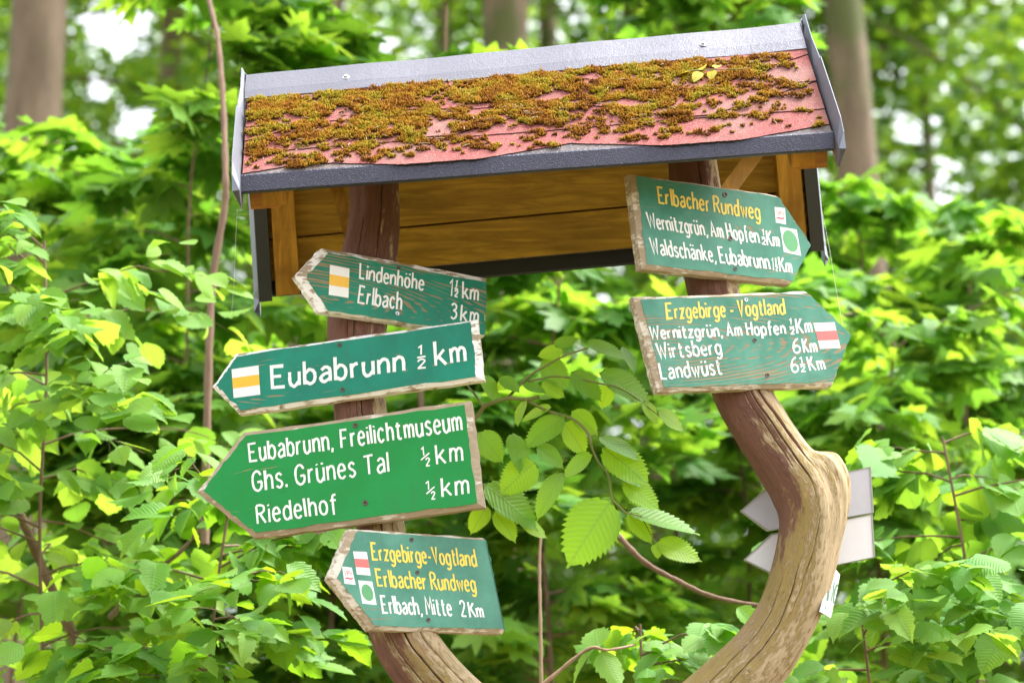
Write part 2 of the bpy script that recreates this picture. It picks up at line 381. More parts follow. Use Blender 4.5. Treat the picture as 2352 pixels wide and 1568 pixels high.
# ------------------------------------------------------------------ the forked post
PY = 7.0
def post_path(pts):
    P = [np.array(at(x, y, PY + dy)) for (x, y, r, dy) in pts]
    rad = [r / FPX * ((p - np.array(CAMP)) @ np.array([0, _c, _s])) for (x, y, r, dy), p in zip(pts, P)]
    q = catmull([np.append(p, r) for p, r in zip(P, rad)], 14); q = np.array(q); return q[:, :3], q[:, 3]
post = thing('forked_post', 'weathered natural tree fork with two bent arms, standing as post under the little roof', 'signpost', at(1350, 1800, PY) * 1 - Vector((0, 0, at(1350, 1800, PY).z)))
def bumps(cracks, seed, log=None, knob=None):
    rs = np.random.default_rng(seed); ph = rs.uniform(0, 6.28, 6); kn = [(rs.uniform(2.2, 4.2), rs.uniform(.2, 2.2), rs.uniform(.010, .02)) for _ in range(9)]
    def f(a, l):
        d = .0026 * np.sin(2 * a + l * 5 + ph[0]) + .0018 * np.sin(3 * a - l * 9 + ph[1]) + .0014 * np.sin(5 * a + l * 17 + ph[2]) + .0009 * np.sin(11 * a + l * 7 + ph[3]) + .0025 * math.sin(l * 14 + ph[4])
        gv = np.zeros(len(a))
        for (ka, kl, kr) in kn:                                  # healed knots
            q = np.sqrt(((a - ka) * .065) ** 2 + (l - kl) ** 2) / kr; d = d + .004 * np.exp(-q * q * 2) - .005 * np.exp(-(q * 3) ** 2); gv = np.maximum(gv, .55 * np.exp(-(q * 3.2) ** 2))
        for (a0, sl, wob, l0, l1, dep, wid) in cracks:
            if l0 < l < l1:
                k = min(1, (l - l0) / .10, (l1 - l) / .10); c = a0 + sl * (l - l0) + wob * math.sin(l * 23 + a0) + .3 * wob * math.sin(l * 71)
                dd = np.abs((a - c + np.pi) % (2 * np.pi) - np.pi); m_ = k * np.clip(1 - dd / (wid * (.45 + .55 * k)), 0, 1); d = d - dep * m_; gv = np.maximum(gv, m_)
        if knob is not None:                                     # blunt stump of a lost side branch, steep above and running out below
            dl = l - knob[0]; q = np.abs((a - knob[1] + np.pi) % (2 * np.pi) - np.pi) / .62; e = abs(dl) / (knob[3] if dl < 0 else knob[4])
            k = np.exp(-(q ** 2.6) - e ** 2.2); d = d + knob[2] * k; rough = np.clip(k * 4 * (1 - k), 0, 1)
            d = d + .0016 * rough * np.sin(a * 19 + l * 60)
        if log is not None: log.append(gv)
        return d
    return f
Lp = [(858, 300, 56, 0), (860, 430, 57, 0), (857, 520, 58, 0), (823, 735, 66, 0), (826, 930, 62, 0), (846, 1080, 59, 0), (871, 1205, 58, 0), (893, 1340, 63, 0), (928, 1465, 68, 0), (1002, 1568, 71, 0), (1115, 1672, 78, 0), (1240, 1750, 84, 0), (1350, 1830, 100, 0)]
Rp = [(1580, 250, 56, 0), (1592, 380, 58, 0), (1612, 520, 58, 0), (1636, 660, 58, 0), (1664, 780, 58, 0), (1703, 902, 61, 0), (1752, 985, 66, 0), (1803, 1060, 72, 0), (1845, 1120, 80, 0), (1862, 1180, 77, 0), (1856, 1245, 72, 0), (1838, 1325, 72, 0), (1811, 1405, 74, 0), (1765, 1485, 78, 0), (1697, 1565, 82, 0), (1600, 1660, 86, 0), (1480, 1750, 92, 0), (1350, 1830, 104, 0)]
tp = [np.array(at(1350, 1790, PY)), np.array(at(1350, 1900, PY)), np.array(at(1345, 2300, PY)), np.array(at(1350, 2900, PY)), np.array([at(1350, 1800, PY).x, PY, -.2])]
q1, r1 = post_path(Lp); q2, r2 = post_path(Rp)
# angle 0 of the tube frame points to +Y (away from the camera), so the camera side is near pi
crL = [(3.0, .12, .03, .55, 1.75, .007, .035), (2.55, .1, .04, .95, 1.8, .006, .03), (3.5, -.1, .03, .2, .75, .004, .022), (2.75, .1, .03, 0, .42, .005, .03), (3.2, .05, .02, .35, .9, .003, .02), (3.6, .05, .03, 1.1, 1.7, .004, .022)]
crR = [(2.62, .14, .03, .60, 1.02, .012, .05), (2.95, .16, .03, .66, 1.12, .006, .03), (3.2, .15, .03, .70, 1.02, .004, .022), (3.0, .10, .04, 1.05, 1.42, .004, .02), (3.3, -.25, .03, 1.2, 1.85, .005, .026), (3.7, -.1, .03, 1.25, 1.95, .004, .022), (3.0, .1, .02, .1, .5, .004, .026)]
tt = np.array(catmull(tp, 10)); trunk_r = np.linspace(.13, .19, len(tt)); GL = []
def dense(q, r): i = np.linspace(0, len(q) - 1, 330); return np.stack([np.interp(i, np.arange(len(q)), q[:, c]) for c in range(3)], 1), np.interp(i, np.arange(len(r)), r)
kp = np.array(at(1842, 1112, PY)); _i = int(np.argmin(np.linalg.norm(q2 - kp, axis=1))); LK = float(np.linalg.norm(np.diff(q2[:_i + 1], axis=0), axis=1).sum())
q1, r1 = dense(q1, r1); q2, r2 = dense(q2, r2)
V, F, U = join_arrays([tube_arrays(q1, r1, 256, bumps(crL, 1, GL)), tube_arrays(q2, r2, 256, bumps(crR, 2, GL, (LK - .008, 1.62, .037, .024, .075))), tube_arrays(tt, trunk_r, 60, bumps([], 3, GL))])
pw = np_obj('post_wood', V, F, M['post'], post, uv=U)
pw.data.attributes.new('groove', 'FLOAT', 'POINT').data.foreach_set('value', np.concatenate(GL).astype(np.float32))
# ------------------------------------------------------------------ roof
RL, RR = at(572, 177, PY) - Vector((0, 0, .024)), at(1837, 57, PY) - Vector((0, 0, .024))
FLc, FRc = at(556, 402, PY - .338), at(1911, 303, PY - .338)
BLc, BRc = at(598, 645, PY + .338), at(1879, 528, PY + .338)
LEN = (RR - RL).length; SF = (FLc - RL).length; SB = (BLc - RL).length
nF = (FRc - FLc).cross(RL - FLc).normalized(); nF = nF if nF.z > 0 else -nF
nB = (BRc - BLc).cross(RL - BLc).normalized(); nB = nB if nB.z > 0 else -nB
def PF(x, d, n=0.0):
    u = x / LEN; v = d / SF; return (RL.lerp(RR, u)).lerp(FLc.lerp(FRc, u), v) + nF * n
def PB(x, d, n=0.0):
    u = x / LEN; v = d / SB; return (RL.lerp(RR, u)).lerp(BLc.lerp(BRc, u), v) + nB * n
roof = thing('shelter_roof', 'small gabled wooden roof with mossy red shingles and grey metal edging over the signs', 'roof', (RL + RR) / 2)
def slab(mb, P, x0, x1, d0, d1, n0, n1, mi=0, nx=1):
    for k in range(nx):
        a = x0 + (x1 - x0) * k / nx; b = x0 + (x1 - x0) * (k + 1) / nx
        hexa(mb, [P(a, d0, n0), P(b, d0, n0), P(b, d1, n0), P(a, d1, n0)], [P(a, d0, n1), P(b, d0, n1), P(b, d1, n1), P(a, d1, n1)], mi)
# sheathing boards
for P, S in ((PF, SF), (PB, SB)):
    edges = [0.012, S * .235, S * .5, S * .775, S - .004]
    for i in range(4):
        mb = MB(); slab(mb, P, .006, LEN - .006, edges[i] + .003, edges[i + 1] - .003, -.022, -.002); mb.build('roof_board', M['board'], roof)
    for x0 in (.040, LEN - .098):
        mb = MB(); slab(mb, P, x0, x0 + .058, .03, S + (.012 if P is PB else .004), -.085, -.0225); mb.build('rafter', M['rafter'], roof)
for x0 in (.012, LEN - .082):                                   # rafter ends showing below the front fascia
    mb = MB(); slab(mb, PF, x0, x0 + .070, SF - .05, SF + .003, -.092, -.05); mb.build('eave_block', M['endgrain'], roof)
# ridge board and braces
mb = MB(); box(mb, RL + Vector((.05, -.02, -.11)), (RR - RL) * .93, (0, .04, 0), (0, 0, .07)); mb.build('ridge_beam', M['board'], roof)
for (a, b_, w_) in (((772, 426), (806, 545), 30), ((1735, 352), (1662, 450), 36)):
    mb = MB(); A = at(a[0], a[1], PY + .12); B = at(b_[0], b_[1], PY + .015); D = (B - A); e = Vector((D.z, 0, -D.x)).normalized() * (w_ / FPX * 7.4)
    A2 = A - D * .7
    box(mb, A2 - e * .5, e, D * 1.7, Vector((0, .035, .006))); mb.build('brace', M['rafter'], roof)
# ridge cap: broad bent sheet with a raised lip on both slopes
mb = MB()
prof = [(0.0, .030), (.082, .026), (.118, .0205), (.1185, .0185), (.082, .0238), (0, .0275)]
nx = 40
for P, sg in ((PF, 1), (PB, 1)):
    xs = np.linspace(-.004, LEN - .002, nx + 1); vs = []; 
    for x in xs:
        wob = .0012 * math.sin(x * 9) + .0008 * math.sin(x * 23 + 1)
        for (d, n) in prof: vs.append(P(x, d, n + wob))
    np_ = len(prof)
    fs = [(i * np_ + k, (i + 1) * np_ + k, (i + 1) * np_ + k + 1, i * np_ + k + 1) for i in range(nx) for k in range(np_ - 1)]
    mb.add(vs, fs)
ridge = mb.build('ridge_cap', M['sheet'], roof)
def disc(mb, c, n, r, h, seg=14, mi=0, dome=.4):
    n = Vector(n).normalized(); a = n.orthogonal().normalized(); b = n.cross(a)
    ring = lambda rr, hh: [c + n * hh + (a * math.cos(t) + b * math.sin(t)) * rr for t in (k / seg * 2 * math.pi for k in range(seg))]
    vs = ring(r, 0) + ring(r, h * .6) + ring(r * .72, h) + [c + n * h * (1 + dome * 0)]
    fs = [(k, (k + 1) % seg, seg + (k + 1) % seg, seg + k) for k in range(seg)] + [(seg + k, seg + (k + 1) % seg, 2 * seg + (k + 1) % seg, 2 * seg + k) for k in range(seg)] + [(2 * seg + k, 2 * seg + (k + 1) % seg, 3 * seg) for k in range(seg)]
    mb.add(vs, fs, mi)
for x in (.248, 1.145):
    mb = MB(); c = PF(x, .062, .027); disc(mb, c, nF, .0098, .002); disc(mb, c + nF * .002, nF, .006, .005, 6); mb.build('roofing_screw', M['zinc'], roof, ridge)
# shingles: straight courses with cut tabs laid over them, grey starter course at the eave
def course(mb, d0, pts, n, th=.0035, mi=0):
    xs = [p[0] for p in pts]; k = len(pts)
    top = [PF(x, d0, n + th) for x in xs] + [PF(x, d, n + th) for x, d in pts]
    low = [PF(x, d, n) for x, d in pts]
    mb.add(top, [(i, i + 1, k + i + 1, k + i) for i in range(k - 1)], mi)
    mb.add([PF(x, d, n + th) for x, d in pts] + low, [(i, i + 1, k + i + 1, k + i) for i in range(k - 1)], 2)
def line(d, wob, seed):
    rs = np.random.default_rng(seed); return [(x, d + wob * math.sin(x * 7 + seed) + rs.normal(0, .0008)) for x in np.linspace(.002, LEN - .002, 90)]
def zig(dflat, dtop, per, flat, phase, seed):
    rs = np.random.default_rng(seed); out = []
    for x in np.linspace(.002, LEN - .002, 180):
        t = ((LEN - x + phase) % per) / per
        sl = (1 - flat) / 2
        if t < sl: f = t / sl
        elif t > 1 - sl: f = (1 - t) / sl
        else: f = 1
        out.append((x, dtop + (dflat - dtop) * f + rs.normal(0, .0007)))
    return out
ZIG = [zig(.514, .470, .62, .30, 0, 2), zig(.392, .268, .62, .12, .0, 4), zig(.262, .14, .62, .12, .0, 6)]
LIN = [line(.400, .0025, 3), line(.27, .0025, 5)]
mb = MB()
slab(mb, PF, .002, LEN - .002, .05, SF + .004, -.0015, .0005, 2)
course(mb, .3, line(SF + .006, .002, 1), .001, .003, 1)
course(mb, .2, ZIG[0], .004, .003, 0)
course(mb, .15, LIN[0], .0072, .0025, 0)
course(mb, .1, ZIG[1], .0098, .003, 0)
course(mb, .06, LIN[1], .0130, .002, 0)
course(mb, .05, ZIG[2], .0152, .0025, 0)
# keep the stacked courses lying down on one another
mb.build('shingles', [M['shingle'], M['starter'], M['bitumen']], roof)
mb = MB(); slab(mb, PB, .002, LEN - .002, .02, SB + .004, -.0015, .008, 0); mb.build('back_shingles', M['starter'], roof)
# front fascia: folded metal edge
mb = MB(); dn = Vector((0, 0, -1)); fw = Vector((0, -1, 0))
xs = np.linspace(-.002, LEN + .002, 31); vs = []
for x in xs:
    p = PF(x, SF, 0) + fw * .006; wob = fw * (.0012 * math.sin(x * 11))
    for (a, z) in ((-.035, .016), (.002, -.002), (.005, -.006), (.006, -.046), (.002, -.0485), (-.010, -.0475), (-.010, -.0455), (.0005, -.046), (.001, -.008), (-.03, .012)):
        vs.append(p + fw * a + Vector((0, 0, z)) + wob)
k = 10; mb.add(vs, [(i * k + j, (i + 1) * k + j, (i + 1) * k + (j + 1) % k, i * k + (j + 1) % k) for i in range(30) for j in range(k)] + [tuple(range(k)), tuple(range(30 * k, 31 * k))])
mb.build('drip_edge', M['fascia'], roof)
mb = MB()
for x0, x1 in ((0.0, LEN),):
    hexa(mb, [PB(x0, SB + .002, .004), PB(x1, SB + .002, .004), PB(x1, SB + .008, .004), PB(x0, SB + .008, .004)],
         [PB(x0, SB + .002, .004) + dn * .040, PB(x1, SB + .002, .004) + dn * .044, PB(x1, SB + .008, .004) + dn * .044, PB(x0, SB + .008, .004) + dn * .040])
mb.build('drip_edge', M['dark_metal'], roof)
# verge flashing on each of the four slope ends: upright flange over the shingles plus a strip turned under the eave
def verge(P, S, side, mat_, under):
    x = 0.0 if side < 0 else LEN; o = side
    mb = MB(); t = .0018
    stations = [(-.028, .036, -.02), (.0, .052, -.03), (.10, .044, -.04), (.205, .036, -.045), (.21, .046, -.05), (S * .75, .046, -.055), (S + .01, .044, -.06), (S + .055, .030, -.06), (S + .085, .002, -.045)]
    vs = []
    for (d, nt_, nb_) in stations:
        fl = .012 + .006 * (d > .2)
        for (xx, nn) in ((x + o * fl, nt_), (x + o * .003, .004), (x + o * .003, nb_), (x + o * (.003 + t), nb_), (x + o * (.003 + t), .004), (x + o * (fl + t), nt_)):
            vs.append(P(xx, d, nn))
    k = 6; m_ = len(stations)
    mb.add(vs, [(i * k + j, (i + 1) * k + j, (i + 1) * k + (j + 1) % k, i * k + (j + 1) % k) for i in range(m_ - 1) for j in range(k)] + [tuple(range(k)), tuple(range((m_ - 1) * k, m_ * k))])
    mb.build('verge_flashing', mat_, roof)
    if under:
        mb = MB(); x0 = x - o * .029; a, b = (x0, x + o * .003) if o > 0 else (x + o * .003, x0)
        slab(mb, P, a, b, .05, S + .034, -.062, -.058); slab(mb, P, (b - .002) if o < 0 else a, b if o < 0 else (a + .002), .05, S + .03, -.057, -.0025)
        mb.build('verge_strip', M['dark_metal'], roof)
for sd in (-1, 1):
    verge(PF, SF, sd, M['flash'], False); verge(PB, SB, sd, M['flash'], True)
# moss: tufts of small upright blades, thickest under the ridge cap and along the tab edges
rs = np.random.default_rng(11)
def tri_noise(x, y):
    return (np.sin(x * 21 + 1.3 * np.sin(y * 33)) + np.sin(y * 47 + 1.7 * np.sin(x * 15 + 2)) + np.sin((x + y) * 38 + 4)) / 3
tv = []
zz = [np.array(z) for z in ZIG + LIN]
def dens(x, d):
    b = 1.12 - 1.0 * (d - .11) / .40
    if x > .95: b *= np.clip(1.0 - (x - .95) * 2.2, .05, 1)
    if d > .38: b *= .8
    for z in zz:
        if abs(np.interp(x, z[:, 0], z[:, 1]) - d) < .010: b += .35
    return b * (.35 + .65 * (tri_noise(x, d) > -.25))
nc = 0
while nc < 820:                                                   # cushions
    x = rs.uniform(.012, LEN - .02); d = rs.uniform(.120, SF - .012)
    if rs.uniform() > dens(x, d): continue
    nc += 1; Rc = rs.uniform(.005, .024) * (1.15 if d < .22 else .9); m_ = int(2 + (Rc / .006) ** 2 * .55)
    tone = rs.uniform()
    for _ in range(m_):
        a = rs.uniform(0, 6.283); q = math.sqrt(rs.uniform()) * Rc; xx = x + math.cos(a) * q * 1.35; dd = d + math.sin(a) * q * .8
        if .008 < xx < LEN - .008 and .118 < dd < SF: tv.append((xx, dd, rs.uniform(.0055, .0095) * (1.25 - .6 * q / Rc)))
for _ in range(900):                                             # strays
    x = rs.uniform(.012, LEN - .02); d = rs.uniform(.122, SF - .008)
    if rs.uniform() < dens(x, d) + .12: tv.append((x, d, rs.uniform(.002, .0055)))
VV = []; FF = []; k = 0
rowdir = np.array((RR - RL).normalized()); dndir = np.array((FLc - RL).normalized()); nn = np.array(nF)
for (x, d, r) in tv:
    nb = int(6 + r * 1500); c = np.array(PF(x, d, .0175 if d < .25 else .0128 if d < .385 else .007 if d < .505 else .004))
    a = rs.uniform(0, 6.283, nb); q = np.sqrt(rs.uniform(0, 1, nb)) * r
    p = c + np.outer(np.cos(a) * q * 1.25, rowdir) + np.outer(np.sin(a) * q * .8, dndir)
    up = nn * .75 + np.array([0, 0, .5]); h = (r * 1.0 + .0040) * (1.15 - .6 * (q / r) ** 2) * rs.uniform(.7, 1.25, nb)
    dirv = up + np.outer(np.cos(a) * q / r * .95, rowdir) + np.outer(np.sin(a) * q / r * .75, dndir) + rs.normal(0, .2, (nb, 3))
    dirv /= np.linalg.norm(dirv, axis=1)[:, None]; tip = p + dirv * h[:, None]
    wv = np.cross(dirv, rs.normal(0, 1, (nb, 3))); wv /= np.linalg.norm(wv, axis=1)[:, None]; w2 = np.cross(dirv, wv); wd = rs.uniform(.0013, .0024, nb)[:, None]
    mid = p + dirv * h[:, None] * .55
    b0 = p + wv * wd * .8; b1 = p - wv * wd * .4 + w2 * wd * .7; b2 = p - wv * wd * .4 - w2 * wd * .7
    m0 = mid + wv * wd; m1 = mid - wv * wd * .5 + w2 * wd * .9; m2 = mid - wv * wd * .5 - w2 * wd * .9
    VV.append(np.stack([b0, b1, b2, m0, m1, m2, tip], 1).reshape(-1, 3))
    o = k + np.arange(nb)[:, None] * 7
    FF.append(np.concatenate([o + np.array([f]) for f in ([0, 1, 4], [0, 4, 3], [1, 2, 5], [1, 5, 4], [2, 0, 3], [2, 3, 5], [3, 4, 6], [4, 5, 6], [5, 3, 6])])); k += nb * 7
VV = np.concatenate(VV); mo = np_obj('moss', VV, np.concatenate(FF), M['moss'], roof, smooth=False, uv=np.tile(np.array([(0, 0)] * 3 + [(0, .55)] * 3 + [(0, 1)], float), (len(VV) // 7, 1))); mo['kind'] = 'stuff'

# ------------------------------------------------------------------ hand lettering: a stroke alphabet painted as ribbons
def S_(*p): return ('s', p)
def L_(*p): return ('l', p)
BOWL_B = S_((0, .45), (.15, .62), (.29, .52), (.33, .31), (.29, .09), (.16, 0), (0, .13)); BOWL_D = S_((.33, .47), (.19, .62), (.05, .53), (0, .31), (.05, .08), (.17, 0), (.33, .15))
O_ = S_((.17, .63), (.05, .54), (0, .31), (.05, .08), (.17, 0), (.29, .08), (.34, .31), (.29, .54), (.17, .63))
U_ = [S_((0, .62), (0, .2), (.06, .03), (.17, .0), (.31, .2)), L_((.31, .62), (.31, 0))]
A_ = [S_((.03, .52), (.15, .63), (.27, .58), (.31, .44), (.31, .2), (.31, 0)), S_((.31, .37), (.12, .33), (.0, .17), (.1, 0), (.31, .13))]
N_ = [L_((0, .62), (0, 0)), S_((0, .42), (.14, .61), (.27, .56), (.31, .4), (.31, .2), (.31, 0))]
TWO = [S_((.01, .76), (.08, .95), (.2, .98), (.3, .82), (.24, .55), (.02, .04)), L_((0, .03), (.33, .03))]
ONE = [L_((0, .78), (.14, 1), (.14, 0))]
def xf(st, sx, sy, dx, dy): return [(k, tuple((x * sx + dx, y * sy + dy) for x, y in p)) for k, p in st]
def dots(x0, x1, y=.85): return [L_((x0 - .04, y - .05), (x0 - .04, y + .05)), L_((x1 + .05, y - .05), (x1 + .05, y + .05))]
G = {
 'E': [L_((.38, .97), (0, .97), (0, .03), (.4, .03)), L_((0, .52), (.3, .52))], 'L': [L_((0, 1), (0, .03), (.34, .03))],
 'A': [L_((0, 0), (.2, .98), (.4, 0)), L_((.07, .33), (.33, .33))], 'H': [L_((0, 0), (0, 1)), L_((.4, 0), (.4, 1)), L_((0, .52), (.4, .52))],
 'K': [L_((0, 0), (0, 1)), L_((.36, 1), (.03, .46)), L_((.1, .56), (.40, 0))], 'M': [L_((0, 0), (.05, 1), (.26, .36), (.47, 1), (.52, 0))],
 'R': [L_((0, 0), (0, .98)), S_((0, .97), (.2, .97), (.34, .88), (.34, .66), (.2, .53), (0, .5)), L_((.15, .5), (.38, 0))],
 'V': [L_((0, 1), (.2, .02), (.4, 1))], 'W': [L_((0, 1), (.13, .02), (.29, .8), (.45, .02), (.58, 1))], 'I': [L_((0, 0), (0, 1))], 'N': [L_((0, 0), (0, 1), (.36, 0), (.36, 1))],
 'P': [L_((0, 0), (0, .98)), S_((0, .97), (.2, .97), (.34, .88), (.34, .62), (.2, .47), (0, .45))], 'C': [S_((.33, .85), (.2, 1), (.05, .85), (0, .5), (.05, .15), (.2, 0), (.33, .15))],
 'a': A_, 'b': [L_((0, 1), (0, 0)), BOWL_B], 'c': [S_((.29, .5), (.18, .63), (.05, .54), (0, .31), (.05, .08), (.17, 0), (.29, .12))],
 'd': [L_((.33, 1), (.33, 0)), BOWL_D], 'e': [S_((.02, .34), (.2, .34), (.31, .37), (.27, .55), (.16, .63), (.05, .54), (0, .31), (.05, .08), (.18, 0), (.31, .1))],
 'f': [S_((.27, .97), (.17, .97), (.11, .84), (.1, .6), (.1, .3), (.1, -.08)), L_((0, .6), (.25, .6))], 'g': [S_((.33, .62), (.33, .3), (.32, -.06), (.24, -.23), (.12, -.27), (.0, -.19)), BOWL_D],
 'h': [L_((0, 1), (0, 0)), N_[1]], 'i': [L_((0, .62), (0, 0)), L_((0, .79), (0, .9))], 'k': [L_((0, 0), (0, 1)), L_((.29, .62), (.03, .27)), L_((.1, .36), (.33, 0))],
 'l': [L_((0, 1), (0, 0))], 'm': [L_((0, .62), (0, 0)), S_((0, .43), (.1, .6), (.2, .55), (.23, .42), (.23, .2), (.23, 0)), S_((.23, .43), (.33, .6), (.43, .55), (.46, .42), (.46, .2), (.46, 0))],
 'n': N_, 'o': [O_], 'ö': [O_] + dots(.09, .25), 'p': [L_((0, .62), (0, -.27)), BOWL_B], 'r': [L_((0, .62), (0, 0)), S_((0, .4), (.08, .55), (.21, .6))],
 's': [S_((.27, .53), (.15, .63), (.03, .54), (.05, .39), (.22, .27), (.27, .13), (.15, 0), (.0, .09))], 't': [S_((.1, .88), (.1, .5), (.1, .13), (.16, .01), (.27, .05)), L_((0, .62), (.25, .62))],
 'u': U_, 'ü': U_ + dots(.07, .23), 'ä': A_ + dots(.08, .24), 'w': [L_((0, .62), (.11, .02), (.22, .52), (.33, .02), (.44, .62))], 'z': [L_((0, .59), (.28, .59), (0, .03), (.3, .03))],
 '1': ONE, '2': TWO, '3': [S_((.02, .86), (.14, .99), (.28, .88), (.27, .66), (.12, .54)), S_((.12, .54), (.28, .45), (.31, .2), (.16, 0), (0, .12))],
 '6': [S_((.28, .96), (.1, .76), (.01, .36), (.06, .07), (.18, 0), (.31, .14), (.31, .37), (.18, .49), (.04, .36))],
 ',': [L_((.05, .07), (0, -.17))], '-': [L_((0, .34), (.2, .34))], '(': [S_((.2, 1), (.03, .8), (0, .5), (.03, .2), (.2, 0))],
 'G': [S_((.40, .78), (.31, .96), (.18, .99), (.04, .82), (0, .5), (.04, .18), (.18, .01), (.32, .05), (.41, .22), (.41, .45)), L_((.42, .45), (.22, .45))], 'T': [L_((0, .96), (.42, .96)), L_((.21, .96), (.21, 0))], 'F': [L_((.37, .96), (0, .96), (0, 0)), L_((0, .5), (.31, .5))], '.': [L_((0, .0), (0, .14))],
 '/': [L_((.16, -.04), (0, 1.0))],
 '½': xf(ONE, .5, .4, .04, .60) + [L_((0, .5), (.22, .5))] + xf(TWO, .6, .4, .02, .0),
}
def layout(text, gap=.185, space=.2, xh=None):
    x = 0; out = []
    for ch in text:
        if ch == ' ': x += space; continue
        g = G[ch]; mn = min(p[0] for _, s in g for p in s); mx = max(p[0] for _, s in g for p in s)
        for kind, s in g:
            p = [(a - mn + x, b) for a, b in s]
            if xh and ch.islower(): p = [(a, b * xh / .62 if b <= .64 else xh + (b - .62) * (1 - xh) / .38) for a, b in p]
            out.append((kind, p))
        x += mx - mn + gap
    return out, x - gap
def ribbon(pts, w, rs):
    P = np.array(pts, float); n = len(P); T = np.gradient(P, axis=0) if n > 2 else np.array([P[1] - P[0]] * 2)
    L = []; Rr = []
    for i in range(n):
        if 0 < i < n - 1:
            a = P[i] - P[i - 1]; b = P[i + 1] - P[i]; a /= np.linalg.norm(a) + 1e-9; b /= np.linalg.norm(b) + 1e-9
            na = np.array([-a[1], a[0]]); nb = np.array([-b[1], b[0]]); m = na + nb; m /= np.linalg.norm(m) + 1e-9; k = min(1 / max(m @ na, .35), 1.9)
            off = m * k
        else:
            d = T[i] / (np.linalg.norm(T[i]) + 1e-9); off = np.array([-d[1], d[0]])
        ww = w * (1 + rs.normal(0, .085)) * .5
        L.append(P[i] + off * ww); Rr.append(P[i] - off * ww)
    return L + Rr, [(i, i + 1, n + i + 1, n + i) for i in range(n - 1)]

